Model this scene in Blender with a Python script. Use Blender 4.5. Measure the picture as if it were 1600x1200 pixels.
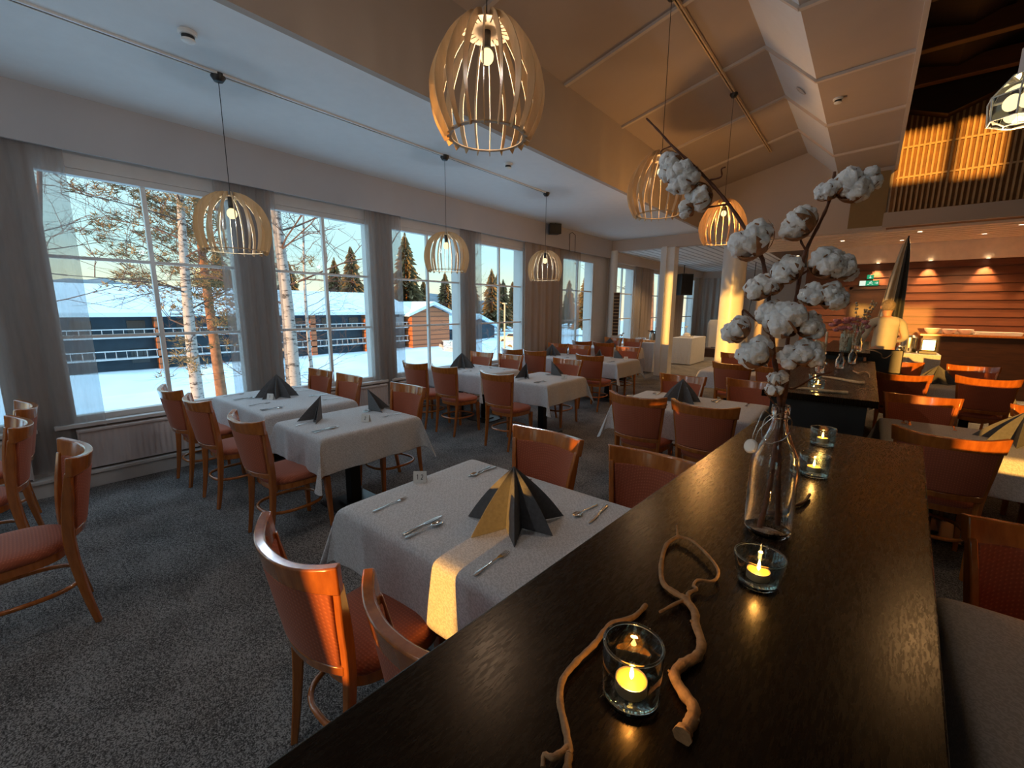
import bpy, bmesh, math, random
from math import pi, sin, cos, radians
from mathutils import Vector, Matrix, noise

random.seed(7)
for _o in list(bpy.data.objects):
    bpy.data.objects.remove(_o)
SC = bpy.context.scene
COL = SC.collection

# ------------------------------------------------------------------ camera
cam_data = bpy.data.cameras.new('camera')
cam_data.sensor_fit = 'HORIZONTAL'
cam_data.sensor_width = 36.0
cam_data.lens = 672.0 / 1600.0 * 36.0
cam_data.clip_start = 0.02
cam_data.clip_end = 2000
cam = bpy.data.objects.new('camera', cam_data)
COL.objects.link(cam)
YAW, PITCH, ROLL = 0.68538851, 0.17460136, 0.00592543
_f = Vector((-sin(YAW) * cos(PITCH), cos(YAW) * cos(PITCH), -sin(PITCH)))
_r = Vector((cos(YAW), sin(YAW), 0))
_u = _r.cross(_f)
_r2 = _r * cos(ROLL) + _u * sin(ROLL)
_u2 = -_r * sin(ROLL) + _u * cos(ROLL)
_m = Matrix((_r2, _u2, -_f)).transposed().to_4x4()
_m.translation = Vector((0, 0, 1.65))
cam.matrix_world = _m
SC.camera = cam

# ------------------------------------------------------------------ world, sun, exposure
SC.view_settings.view_transform = 'Standard'
SC.view_settings.look = 'None'
SC.view_settings.gamma = 1.0
SC.view_settings.use_curve_mapping = False
SC.view_settings.exposure = 0.12

world = bpy.data.worlds.new('sky')
SC.world = world
world.use_nodes = True
_nt = world.node_tree
_nt.nodes.clear()
_out = _nt.nodes.new('ShaderNodeOutputWorld')
_bg = _nt.nodes.new('ShaderNodeBackground')
_tc = _nt.nodes.new('ShaderNodeTexCoord')
_sep = _nt.nodes.new('ShaderNodeSeparateXYZ')
_rp = _nt.nodes.new('ShaderNodeValToRGB')
_nt.links.new(_tc.outputs['Generated'], _sep.inputs[0])
_nt.links.new(_sep.outputs['Z'], _rp.inputs[0])
_cr = _rp.color_ramp
_cr.elements[0].position = 0.0
_cr.elements[0].color = (0.80, 0.68, 0.48, 1)
_cr.elements[1].position = 1.0
_cr.elements[1].color = (1.0, 1.5, 2.1, 1)
for _p, _c in ((0.05, (0.62, 0.70, 0.54)), (0.11, (0.44, 0.67, 0.68)), (0.24, (0.46, 0.70, 0.82)), (0.5, (0.75, 1.05, 1.3))):
    _e = _cr.elements.new(_p)
    _e.color = (*_c, 1)
_nt.links.new(_rp.outputs[0], _bg.inputs[0])
_bg.inputs[1].default_value = 1.5
_nt.links.new(_bg.outputs[0], _out.inputs[0])

sun_data = bpy.data.lights.new('sun', 'SUN')
sun_data.energy = 8.0
sun_data.color = (1.0, 0.43, 0.075)
sun_data.angle = radians(0.6)
sun = bpy.data.objects.new('sun', sun_data)
COL.objects.link(sun)
SUN_DIR = Vector((-0.053, 1.0, -0.045)).normalized()
sun.rotation_euler = SUN_DIR.to_track_quat('-Z', 'Y').to_euler()

# ------------------------------------------------------------------ materials
def new_mat(name):
    m = bpy.data.materials.new(name)
    m.use_nodes = True
    nt = m.node_tree
    return m, nt, nt.nodes['Principled BSDF']

def coords(nt, scale=(1, 1, 1), rot=(0, 0, 0)):
    tc = nt.nodes.new('ShaderNodeTexCoord')
    mp = nt.nodes.new('ShaderNodeMapping')
    mp.inputs['Scale'].default_value = scale
    mp.inputs['Rotation'].default_value = rot
    nt.links.new(tc.outputs['Object'], mp.inputs[0])
    return mp.outputs[0]

def ramp(nt, fac, stops):
    r = nt.nodes.new('ShaderNodeValToRGB')
    e = r.color_ramp.elements
    e[0].position, e[0].color = stops[0][0], (*stops[0][1], 1)
    e[1].position, e[1].color = stops[-1][0], (*stops[-1][1], 1)
    for p, c in stops[1:-1]:
        n = e.new(p)
        n.color = (*c, 1)
    nt.links.new(fac, r.inputs[0])
    return r.outputs[0]

def noise_tex(nt, vec, scale, detail=4, rough=0.6):
    n = nt.nodes.new('ShaderNodeTexNoise')
    n.inputs['Scale'].default_value = scale
    n.inputs['Detail'].default_value = detail
    n.inputs['Roughness'].default_value = rough
    nt.links.new(vec, n.inputs['Vector'])
    return n.outputs[0]

def bump(nt, bsdf, h, strength=0.3, dist=0.005):
    b = nt.nodes.new('ShaderNodeBump')
    b.inputs['Strength'].default_value = strength
    b.inputs['Distance'].default_value = dist
    nt.links.new(h, b.inputs['Height'])
    nt.links.new(b.outputs[0], bsdf.inputs['Normal'])

def plain(name, c, rough=0.6, metal=0.0, var=0.08, vscale=8, bumps=0.0, bscale=60, coat=0.0, spec=0.5):
    m, nt, b = new_mat(name)
    v = coords(nt)
    n = noise_tex(nt, v, vscale, 3)
    lo = tuple(max(0, x * (1 - var)) for x in c)
    hi = tuple(min(1, x * (1 + var)) for x in c)
    nt.links.new(ramp(nt, n, [(0.3, lo), (0.7, hi)]), b.inputs['Base Color'])
    b.inputs['Roughness'].default_value = rough
    b.inputs['Metallic'].default_value = metal
    b.inputs['Specular IOR Level'].default_value = spec
    if coat:
        b.inputs['Coat Weight'].default_value = coat
        b.inputs['Coat Roughness'].default_value = 0.12
    if bumps:
        bump(nt, b, noise_tex(nt, v, bscale, 5), bumps)
    return m

def wood(name, dark, light, rough=0.3, scale=(1, 1, 1), grain=14, coat=0.0, rot=(0, 0, 0), spec=0.5):
    m, nt, b = new_mat(name)
    v = coords(nt, scale, rot)
    n = noise_tex(nt, v, grain, 8, 0.65)
    nt.links.new(ramp(nt, n, [(0.3, dark), (0.7, light)]), b.inputs['Base Color'])
    b.inputs['Roughness'].default_value = rough
    b.inputs['Specular IOR Level'].default_value = spec
    if coat:
        b.inputs['Coat Weight'].default_value = coat
        b.inputs['Coat Roughness'].default_value = 0.10
    bump(nt, b, n, 0.06, 0.001)
    return m

def emit(name, c, s):
    m = bpy.data.materials.new(name)
    m.use_nodes = True
    nt = m.node_tree
    nt.nodes.clear()
    o = nt.nodes.new('ShaderNodeOutputMaterial')
    e = nt.nodes.new('ShaderNodeEmission')
    e.inputs[0].default_value = (*c, 1)
    e.inputs[1].default_value = s
    nt.links.new(e.outputs[0], o.inputs[0])
    return m

def glass(name, c=(1, 1, 1), rough=0.0, ior=1.45):
    m, nt, b = new_mat(name)
    b.inputs['Base Color'].default_value = (*c, 1)
    b.inputs['Transmission Weight'].default_value = 1.0
    b.inputs['Roughness'].default_value = rough
    b.inputs['IOR'].default_value = ior
    return m

def pane_mat(name, base=0.02, edge=0.35, tint=(0.94, 0.98, 0.98), power=4.0):
    m, nt, b = new_mat(name)
    nt.nodes.remove(b)
    o = nt.nodes['Material Output']
    t = nt.nodes.new('ShaderNodeBsdfTransparent')
    t.inputs[0].default_value = (*tint, 1)
    g = nt.nodes.new('ShaderNodeBsdfGlossy')
    g.inputs['Roughness'].default_value = 0.0
    lw = nt.nodes.new('ShaderNodeLayerWeight')
    lw.inputs[0].default_value = 0.5
    pw = nt.nodes.new('ShaderNodeMath'); pw.operation = 'POWER'; pw.inputs[1].default_value = power
    nt.links.new(lw.outputs['Facing'], pw.inputs[0])
    f = nt.nodes.new('ShaderNodeMapRange')
    f.inputs['To Min'].default_value = base; f.inputs['To Max'].default_value = edge
    nt.links.new(pw.outputs[0], f.inputs[0])
    x = nt.nodes.new('ShaderNodeMixShader')
    nt.links.new(f.outputs[0], x.inputs[0])
    nt.links.new(t.outputs[0], x.inputs[1])
    nt.links.new(g.outputs[0], x.inputs[2])
    nt.links.new(x.outputs[0], o.inputs[0])
    return m

def sheer(name, c, alpha):
    m, nt, b = new_mat(name)
    nt.nodes.remove(b)
    o = nt.nodes['Material Output']
    t = nt.nodes.new('ShaderNodeBsdfTransparent')
    d = nt.nodes.new('ShaderNodeBsdfDiffuse')
    l = nt.nodes.new('ShaderNodeBsdfTranslucent')
    d.inputs[0].default_value = (*c, 1)
    l.inputs[0].default_value = (*c, 1)
    v = coords(nt, (1, 1, 0.15))
    n = noise_tex(nt, v, 30, 2)
    a = nt.nodes.new('ShaderNodeMixShader')
    a.inputs[0].default_value = 0.3
    nt.links.new(d.outputs[0], a.inputs[1])
    nt.links.new(l.outputs[0], a.inputs[2])
    mr = nt.nodes.new('ShaderNodeMapRange')
    mr.inputs['To Min'].default_value = alpha - 0.07
    mr.inputs['To Max'].default_value = alpha + 0.07
    nt.links.new(n, mr.inputs[0])
    x = nt.nodes.new('ShaderNodeMixShader')
    nt.links.new(mr.outputs[0], x.inputs[0])
    nt.links.new(t.outputs[0], x.inputs[1])
    nt.links.new(a.outputs[0], x.inputs[2])
    nt.links.new(x.outputs[0], o.inputs[0])
    return m

M = {}
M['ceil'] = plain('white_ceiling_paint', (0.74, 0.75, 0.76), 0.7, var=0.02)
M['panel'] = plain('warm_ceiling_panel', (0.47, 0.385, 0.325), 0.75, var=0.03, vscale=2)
M['wallupper'] = plain('vault_side_dim_light_tone', (0.40, 0.335, 0.285), 0.75, var=0.03, vscale=2)  # brown of the warm dim light put into the pale paint's colour
M['batten'] = plain('ceiling_batten_paint', (0.60, 0.52, 0.46), 0.6, var=0.03)
M['wallp'] = plain('beige_wall_paint', (0.52, 0.44, 0.38), 0.75, var=0.03, vscale=2)
M['valance'] = plain('valance_paint', (0.44, 0.42, 0.42), 0.7, var=0.03, vscale=2)
M['frame'] = plain('window_frame_paint', (0.60, 0.58, 0.56), 0.4, var=0.03)
M['white'] = plain('white_gloss_paint', (0.75, 0.75, 0.73), 0.35, var=0.03)
M['tan'] = plain('flat_tan', (0.26, 0.17, 0.07), 0.7, var=0.05)
M['black'] = plain('black_plastic', (0.012, 0.012, 0.013), 0.4, var=0.2)
M['blackmetal'] = plain('black_metal', (0.02, 0.02, 0.02), 0.35, 0.6, var=0.2)
M['darkbrown'] = wood('dark_brown_wood', (0.020, 0.006, 0.002), (0.05, 0.016, 0.005), 0.45, (1, 6, 6), 3)
M['counter'] = wood('counter_front_wood', (0.035, 0.010, 0.003), (0.07, 0.022, 0.006), 0.4, (1, 6, 6), 3)
M['siding'] = wood('red_brown_siding', (0.085, 0.021, 0.005), (0.145, 0.038, 0.009), 0.47, (0.6, 1, 6), 4)
M['slat'] = plain('pale_slat_wood', (0.46, 0.30, 0.15), 0.6, var=0.1)
M['slatback'] = plain('slat_backing', (0.22, 0.10, 0.03), 0.7, var=0.2)
M['loft'] = wood('loft_ceiling_wood', (0.012, 0.004, 0.002), (0.03, 0.010, 0.004), 0.6, (1, 6, 6), 3)
M['beam'] = wood('loft_beam_wood', (0.10, 0.035, 0.012), (0.16, 0.06, 0.02), 0.55, (1, 6, 6), 3)
M['chairwood'] = wood('cherry_chair_wood', (0.32, 0.085, 0.014), (0.54, 0.17, 0.030), 0.2, (6, 6, 1), 5, coat=0.9)
M['ply'] = wood('birch_plywood', (0.62, 0.40, 0.20), (0.78, 0.56, 0.32), 0.5, (6, 6, 1), 4)
M['steel'] = plain('cutlery_steel', (0.62, 0.60, 0.58), 0.16, 1.0, var=0.03)
M['chrome'] = plain('brushed_steel', (0.55, 0.53, 0.50), 0.25, 1.0, var=0.05)
M['twig'] = plain('willow_bark', (0.33, 0.17, 0.07), 0.7, var=0.35, vscale=60, bumps=0.5, bscale=120)
M['paletwig'] = plain('pale_willow', (0.55, 0.40, 0.24), 0.7, var=0.2, vscale=60)
M['cstem'] = plain('cotton_stem_bark', (0.13, 0.045, 0.02), 0.65, var=0.35, vscale=80, bumps=0.5, bscale=150)
M['bract'] = plain('dry_cotton_husk', (0.30, 0.13, 0.05), 0.7, var=0.4, vscale=60)
M['cotton'] = plain('cotton_fluff', (0.97, 0.95, 0.93), 0.95, var=0.03, vscale=40, bumps=0.8, bscale=140)
M['glass'] = glass('clear_glass')
M['glassg'] = glass('green_edge_glass', (0.90, 0.97, 0.95))
M['pane'] = pane_mat('window_pane_glass', 0.006, 0.22)
M['thin'] = pane_mat('thin_cup_glass', 0.05, 0.95, (0.90, 0.95, 0.94), 2.2)
M['sheer'] = sheer('sheer_curtain', (0.42, 0.38, 0.36), 0.55)
M['curtain'] = sheer('dense_curtain', (0.50, 0.42, 0.37), 0.90)
M['china'] = plain('white_china', (0.78, 0.74, 0.68), 0.2, var=0.02)
M['bowlwood'] = plain('orange_bowl', (0.65, 0.32, 0.10), 0.4, var=0.1)
M['bulb'] = emit('bulb_glow', (1.0, 0.80, 0.38), 1.6)
M['spotglow'] = emit('spot_glow', (1.0, 0.75, 0.45), 8.0)
M['flame'] = emit('candle_flame', (1.0, 0.62, 0.18), 30.0)
M['card'] = plain('white_card', (0.75, 0.74, 0.70), 0.6, var=0.02)
M['ink'] = plain('black_ink', (0.02, 0.02, 0.02), 0.6, var=0.0)
M['plate'] = plain('pedestal_base_metal', (0.03, 0.03, 0.03), 0.3, 0.4, var=0.1)
M['rad'] = plain('radiator_enamel', (0.62, 0.55, 0.53), 0.35, var=0.02)
M['signgreen'] = emit('exit_sign_green', (0.03, 0.40, 0.18), 0.8)
M['signwhite'] = emit('exit_sign_white', (0.75, 0.85, 0.7), 1.0)

# tea-light wax lit by its own flame
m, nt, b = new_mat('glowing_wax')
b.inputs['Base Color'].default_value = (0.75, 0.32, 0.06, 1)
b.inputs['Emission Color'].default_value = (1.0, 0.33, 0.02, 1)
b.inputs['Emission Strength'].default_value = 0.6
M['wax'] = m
M['cup'] = plain('tealight_cup', (0.5, 0.5, 0.5), 0.35, 0.9, var=0.02)

# carpet
m, nt, b = new_mat('grey_carpet')
v = coords(nt)
n1 = noise_tex(nt, v, 150, 2, 0.7)
n2 = noise_tex(nt, v, 3, 3)
n3 = noise_tex(nt, v, 55, 3, 0.7)
mx = nt.nodes.new('ShaderNodeMath'); mx.operation = 'MULTIPLY_ADD'
nt.links.new(n3, mx.inputs[0]); mx.inputs[1].default_value = 0.6
nt.links.new(n1, mx.inputs[2])
mx2 = nt.nodes.new('ShaderNodeMath'); mx2.operation = 'MULTIPLY_ADD'
nt.links.new(n2, mx2.inputs[0]); mx2.inputs[1].default_value = 0.25
nt.links.new(mx.outputs[0], mx2.inputs[2])
nt.links.new(ramp(nt, mx2.outputs[0], [(0.72, (0.032, 0.030, 0.029)), (0.92, (0.125, 0.117, 0.112)), (1.08, (0.33, 0.31, 0.295))]), b.inputs['Base Color'])
b.inputs['Roughness'].default_value = 0.95
b.inputs['Specular IOR Level'].default_value = 0.1
bump(nt, b, mx.outputs[0], 0.8, 0.006)
M['carpet'] = m

# upholstery: diamond weave with pale dots
def uphol(name, c):
    m, nt, b = new_mat(name)
    v = coords(nt, (1, 1, 1), (radians(0), 0, 0))
    tc = nt.nodes.new('ShaderNodeTexCoord')
    sp = nt.nodes.new('ShaderNodeSeparateXYZ')
    nt.links.new(tc.outputs['Object'], sp.inputs[0])
    def mth(op, a, c2):
        k = nt.nodes.new('ShaderNodeMath'); k.operation = op
        for i, q in enumerate((a, c2)):
            if q is None: continue
            if isinstance(q, (int, float)): k.inputs[i].default_value = q
            else: nt.links.new(q, k.inputs[i])
        return k.outputs[0]
    w = mth('ADD', sp.outputs[2], sp.outputs[1])
    a = mth('SINE', mth('MULTIPLY', mth('ADD', sp.outputs[0], w), 240.0), None)
    c2 = mth('SINE', mth('MULTIPLY', mth('SUBTRACT', sp.outputs[0], w), 240.0), None)
    p = mth('MULTIPLY', a, c2)
    col = ramp(nt, p, [(0.0, tuple(x * 0.8 for x in c)), (0.80, c), (0.97, (min(1, c[0] * 1.25), c[1] * 1.7, c[2] * 1.7))])
    nt.links.new(col, b.inputs['Base Color'])
    b.inputs['Roughness'].default_value = 0.8
    b.inputs['Sheen Weight'].default_value = 0.1
    bump(nt, b, p, 0.25, 0.002)
    return m
M['uphol'] = uphol('salmon_upholstery', (0.46, 0.11, 0.048))

# tablecloth with a damask wave
def cloth(name, c, amp=0.12):
    m, nt, b = new_mat(name)
    v = coords(nt)
    n = nt.nodes.new('ShaderNodeTexWave')
    n.wave_type = 'BANDS'
    n.bands_direction = 'DIAGONAL'
    n.inputs['Scale'].default_value = 26
    n.inputs['Distortion'].default_value = 9
    n.inputs['Detail'].default_value = 1.0
    n.inputs['Detail Scale'].default_value = 3.0
    nt.links.new(v, n.inputs['Vector'])
    nt.links.new(ramp(nt, n.outputs[1], [(0.35, tuple(x * (1 - amp) for x in c)), (0.65, tuple(min(1, x * (1 + amp)) for x in c))]), b.inputs['Base Color'])
    b.inputs['Roughness'].default_value = 0.8
    b.inputs['Sheen Weight'].default_value = 0.2
    bump(nt, b, n.outputs[1], 0.15, 0.001)
    return m
M['cloth'] = cloth('damask_tablecloth', (0.58, 0.575, 0.59))
M['napkin'] = plain('charcoal_napkin', (0.11, 0.11, 0.115), 0.85, var=0.15, vscale=60, bumps=0.15, bscale=200)

_cb = M['cotton'].node_tree.nodes['Principled BSDF']
_cb.inputs['Subsurface Weight'].default_value = 0.5
_cb.inputs['Subsurface Radius'].default_value = (0.02, 0.018, 0.016)
_cb.inputs['Subsurface Scale'].default_value = 0.6
# bar top: black stained with streaky wear
m, nt, b = new_mat('black_stained_bar_top')
v = coords(nt, (14, 1.2, 1))
n = noise_tex(nt, v, 9, 8, 0.7)
nt.links.new(ramp(nt, n, [(0.35, (0.002, 0.0018, 0.0018)), (0.75, (0.005, 0.004, 0.0034))]), b.inputs['Base Color'])
v2 = coords(nt, (40, 6, 1))
n2 = noise_tex(nt, v2, 6, 6, 0.7)
mr = nt.nodes.new('ShaderNodeMapRange')
mr.inputs['From Min'].default_value = 0.3
mr.inputs['From Max'].default_value = 0.7
mr.inputs['To Min'].default_value = 0.20
mr.inputs['To Max'].default_value = 0.34
nt.links.new(n2, mr.inputs[0])
nt.links.new(mr.outputs[0], b.inputs['Roughness'])
b.inputs['Specular IOR Level'].default_value = 0.27
b.inputs['Specular Tint'].default_value = (1.0, 0.62, 0.30, 1)  # amber tint stands in for warm surroundings reflected in the top
M['bar'] = m

# ceiling boards (white tongue and groove)
def boards(name, c, axis, scale):
    m, nt, b = new_mat(name)
    v = coords(nt)
    w = nt.nodes.new('ShaderNodeTexWave')
    w.wave_type = 'BANDS'
    w.bands_direction = axis
    w.inputs['Scale'].default_value = scale
    nt.links.new(v, w.inputs['Vector'])
    nt.links.new(ramp(nt, w.outputs[1], [(0.02, tuple(x * 0.35 for x in c)), (0.2, c), (1.0, c)]), b.inputs['Base Color'])
    b.inputs['Roughness'].default_value = 0.5
    bump(nt, b, w.outputs[1], 0.4, 0.01)
    return m
M['board'] = plain('pale_ceiling_board', (0.80, 0.62, 0.47), 0.5, var=0.06)
M['boardsX'] = boards('ceiling_boards_warm', (0.66, 0.55, 0.46), 'Y', 1.5)
M['boardsY'] = boards('ceiling_boards_white', (0.72, 0.72, 0.72), 'X', 1.5)

# outdoors
M['snow'] = plain('snow', (0.58, 0.74, 0.82), 0.8, var=0.06, vscale=0.6, bumps=0.3, bscale=3)
M['lodge'] = plain('blue_black_cladding', (0.022, 0.040, 0.058), 0.7, var=0.2, vscale=1)
M['redwood'] = boards('red_timber_cladding', (0.42, 0.135, 0.05), 'Z', .55)
M['rail'] = plain('pale_railing', (0.45, 0.52, 0.56), 0.6, var=0.05)
M['hill'] = plain('wooded_hill', (0.10, 0.15, 0.18), 0.9, var=0.4, vscale=0.08)
m, nt, b = new_mat('birch_bark')
v = coords(nt, (1, 1, 3))
n = noise_tex(nt, v, 5, 6, 0.75)
nt.links.new(ramp(nt, n, [(0.38, (0.03, 0.025, 0.025)), (0.48, (0.40, 0.38, 0.36))]), b.inputs['Base Color'])
b.inputs['Roughness'].default_value = 0.8
M['birch'] = m
M['pinebark'] = plain('pine_bark', (0.26, 0.13, 0.07), 0.9, var=0.4, vscale=6)
M['branch'] = plain('bare_branch', (0.10, 0.06, 0.045), 0.9, var=0.3, vscale=5)
M['needle'] = plain('pine_needles', (0.20, 0.15, 0.07), 0.9, var=0.5, vscale=3)
M['carpaint'] = plain('silver_car_paint', (0.70, 0.62, 0.48), 0.3, 0.3, var=0.05)
M['carglass'] = plain('dark_car_glass', (0.03, 0.03, 0.03), 0.1, var=0.05)

# people
M['skin'] = plain('skin', (0.60, 0.33, 0.22), 0.5, var=0.05)
M['greyhair'] = plain('grey_hair', (0.22, 0.18, 0.15), 0.8, var=0.3, vscale=60)
M['shirt'] = plain('pale_grey_shirt', (0.52, 0.50, 0.44), 0.85, var=0.05)
M['trousers'] = plain('dark_trousers', (0.03, 0.03, 0.035), 0.85, var=0.1)
M['pink'] = plain('pink_petals', (0.62, 0.26, 0.28), 0.7, var=0.2, vscale=40)
M['teal'] = plain('pale_teal_vase', (0.45, 0.58, 0.52), 0.3, var=0.05)
M['leafy'] = plain('silver_bud', (0.45, 0.40, 0.30), 0.7, var=0.2, vscale=40)
M['candle'] = plain('pale_candle_wax', (0.75, 0.62, 0.45), 0.5, var=0.03)
M['bannerw'] = plain('pale_banner_cloth', (0.48, 0.42, 0.32), 0.8, var=0.1)
M['bannerd'] = plain('dark_banner_cloth', (0.035, 0.04, 0.045), 0.8, var=0.1)

# ------------------------------------------------------------------ mesh helpers
class MB:
    def __init__(s):
        s.v = []; s.f = []
    def add(s, vs, fs):
        o = len(s.v)
        s.v += [tuple(p) for p in vs]
        s.f += [tuple(o + i for i in f) for f in fs]
        return s
    def box(s, lo, hi, mat=None):
        (x0, y0, z0), (x1, y1, z1) = lo, hi
        vs = [(x0, y0, z0), (x1, y0, z0), (x1, y1, z0), (x0, y1, z0), (x0, y0, z1), (x1, y0, z1), (x1, y1, z1), (x0, y1, z1)]
        if mat: vs = [mat @ Vector(p) for p in vs]
        return s.add(vs, [(0, 3, 2, 1), (4, 5, 6, 7), (0, 1, 5, 4), (1, 2, 6, 5), (2, 3, 7, 6), (3, 0, 4, 7)])
    def bar(s, a, b, w, h, up=(0, 0, 1)):
        a, b = Vector(a), Vector(b)
        d = (b - a); L = d.length; d.normalize()
        u = Vector(up)
        if abs(d.dot(u)) > 0.98: u = Vector((0, 1, 0))
        x = d.cross(u).normalized(); z = x.cross(d).normalized()
        vs = []
        for p in (a, b):
            for sx, sz in ((-1, -1), (1, -1), (1, 1), (-1, 1)):
                vs.append(p + x * sx * w / 2 + z * sz * h / 2)
        return s.add(vs, [(0, 1, 2, 3), (7, 6, 5, 4), (0, 4, 5, 1), (1, 5, 6, 2), (2, 6, 7, 3), (3, 7, 4, 0)])
    def loft(s, rings, cap=True, close=False):
        n = len(rings[0]); vs = [p for r in rings for p in r]; fs = []
        R = len(rings)
        for i in range(R if close else R - 1):
            j = (i + 1) % R
            for k in range(n):
                k2 = (k + 1) % n
                fs.append((i * n + k, i * n + k2, j * n + k2, j * n + k))
        if cap and not close:
            fs.append(tuple(reversed(range(n))))
            fs.append(tuple((R - 1) * n + k for k in range(n)))
        return s.add(vs, fs)
    def tube(s, pts, rad, n=8, close=False, flat=1.0):
        pts = [Vector(p) for p in pts]
        if not hasattr(rad, '__len__'): rad = [rad] * len(pts)
        rings = []; prev = None
        N = len(pts)
        for i, p in enumerate(pts):
            if close: d = pts[(i + 1) % N] - pts[i - 1]
            else: d = pts[min(i + 1, N - 1)] - pts[max(i - 1, 0)]
            if d.length < 1e-9: d = Vector((0, 0, 1))
            d.normalize()
            if prev is None:
                u = Vector((0, 0, 1)) if abs(d.z) < 0.9 else Vector((1, 0, 0))
            else: u = prev
            x = (u - d * u.dot(d))
            if x.length < 1e-6: x = d.orthogonal()
            x.normalize(); prev = x
            y = d.cross(x)
            rings.append([p + (x * cos(2 * pi * k / n) * flat + y * sin(2 * pi * k / n)) * rad[i] for k in range(n)])
        return s.loft(rings, cap=True, close=close)
    def cyl(s, a, b, r0, r1=None, n=16):
        return s.tube([a, b], [r0, r0 if r1 is None else r1], n)
    def lathe(s, prof, n=24, c=(0, 0, 0), close=False):
        rings = [[(c[0] + r * cos(2 * pi * k / n), c[1] + r * sin(2 * pi * k / n), c[2] + z) for k in range(n)] for r, z in prof]
        return s.loft(rings, cap=not close, close=close)
    def sphere(s, c, r, n=10, m=6, sc=(1, 1, 1)):
        rings = []
        for j in range(m + 1):
            t = pi * (0.02 + 0.96 * j / m)
            rings.append([(c[0] + r * sc[0] * sin(t) * cos(2 * pi * k / n), c[1] + r * sc[1] * sin(t) * sin(2 * pi * k / n), c[2] - r * sc[2] * cos(t)) for k in range(n)])
        return s.loft(rings)
    def prism(s, poly, lo, hi, axis='z'):
        def P(a, b, c):
            return {'z': (a, b, c), 'y': (a, c, b), 'x': (c, a, b)}[axis]
        n = len(poly)
        vs = [P(a, b, lo) for a, b in poly] + [P(a, b, hi) for a, b in poly]
        fs = [tuple(reversed(range(n))), tuple(range(n, 2 * n))] + [(k, (k + 1) % n, n + (k + 1) % n, n + k) for k in range(n)]
        return s.add(vs, fs)
    def grid(s, nu, nv, fn):
        vs = [fn(i / nu, j / nv) for j in range(nv + 1) for i in range(nu + 1)]
        fs = [(j * (nu + 1) + i, j * (nu + 1) + i + 1, (j + 1) * (nu + 1) + i + 1, (j + 1) * (nu + 1) + i) for j in range(nv) for i in range(nu)]
        return s.add(vs, fs)
    def xf(s, mat, start=0):
        s.v = s.v[:start] + [tuple(mat @ Vector(p)) for p in s.v[start:]]
        return s

def build(name, mb, mat, parent=None, smooth=35, bevel=0, solid=0, loc=None, sub=0):
    me = bpy.data.meshes.new(name)
    me.from_pydata(mb.v, [], mb.f)
    bm = bmesh.new(); bm.from_mesh(me)
    bmesh.ops.recalc_face_normals(bm, faces=bm.faces)
    bm.to_mesh(me); bm.free()
    if smooth:
        me.shade_smooth()
        me.set_sharp_from_angle(angle=radians(smooth))
    me.materials.append(M[mat] if isinstance(mat, str) else mat)
    o = bpy.data.objects.new(name, me)
    COL.objects.link(o)
    if parent is not None: o.parent = parent
    if loc is not None: o.location = loc
    if solid:
        k = o.modifiers.new('thickness', 'SOLIDIFY'); k.thickness = solid; k.offset = 0
    if sub:
        k = o.modifiers.new('smooth', 'SUBSURF'); k.levels = sub; k.render_levels = sub
    if bevel:
        k = o.modifiers.new('bevel', 'BEVEL'); k.width = bevel; k.segments = 2; k.limit_method = 'ANGLE'
    return o

def tag(o, label, cat, group=None, kind=None):
    o['label'] = label; o['category'] = cat
    if group: o['group'] = group
    if kind: o['kind'] = kind
    return o

def thing(name, label, cat, loc=(0, 0, 0), rz=0.0, group=None):
    o = bpy.data.objects.new(name, None)
    o.empty_display_size = 0.1
    COL.objects.link(o)
    o.location = loc; o.rotation_euler = (0, 0, rz)
    return tag(o, label, cat, group)

def struct(name, mb, mat, label=None, **k):
    o = build(name, mb, mat, **k)
    o['kind'] = 'structure'
    if label: o['label'] = label
    o['category'] = name.split('_')[0].split('.')[0]
    return o

def dup(root, loc, rz=None, label=None, group=None, scale=None):
    c = root.copy(); COL.objects.link(c)
    c.location = loc
    if rz is not None: c.rotation_euler = (0, 0, rz)
    if label: c['label'] = label
    if group: c['group'] = group
    if scale is not None: c.scale = scale
    for ch in list(root.children):
        a = ch.copy(); COL.objects.link(a); a.parent = c
        for g in list(ch.children):
            b2 = g.copy(); COL.objects.link(b2); b2.parent = a
    return c

# ================================================================== SETTING
YB, YG, YF = -4.0, 10.6, 18.6          # wall behind the camera, gable beam, far wall
XW = -5.33
WINS = [(-3.0, -1.65), (-1.32, 0.08), (0.38, 1.90), (2.22, 3.60), (3.87, 5.33), (5.60, 7.06), (8.45, 9.93), (10.90, 12.35), (13.70, 15.10), (16.80, 18.10)]
WZ0, WZ1 = 0.60, 2.82

fl = MB(); fl.box((-5.75, YB - 0.25, -0.12), (5.2, YF + 0.2, 0.0))
struct('floor', fl, 'carpet', 'grey flecked carpet running through the restaurant', smooth=0)

# window wall: sill wall, lintel, piers
w = MB()
w.box((-5.75, YB, -0.1), (-5.46, YF, WZ0))
w.box((-5.75, YB, WZ1), (-5.46, YF, 3.50))
ys = [YB] + [q for a in WINS for q in a] + [YF]
for i in range(0, len(ys), 2):
    w.box((-5.75, ys[i], WZ0), (-5.46, ys[i + 1], WZ1))
struct('wall_left', w, 'frame', 'long window wall painted pale grey', smooth=0)

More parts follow.
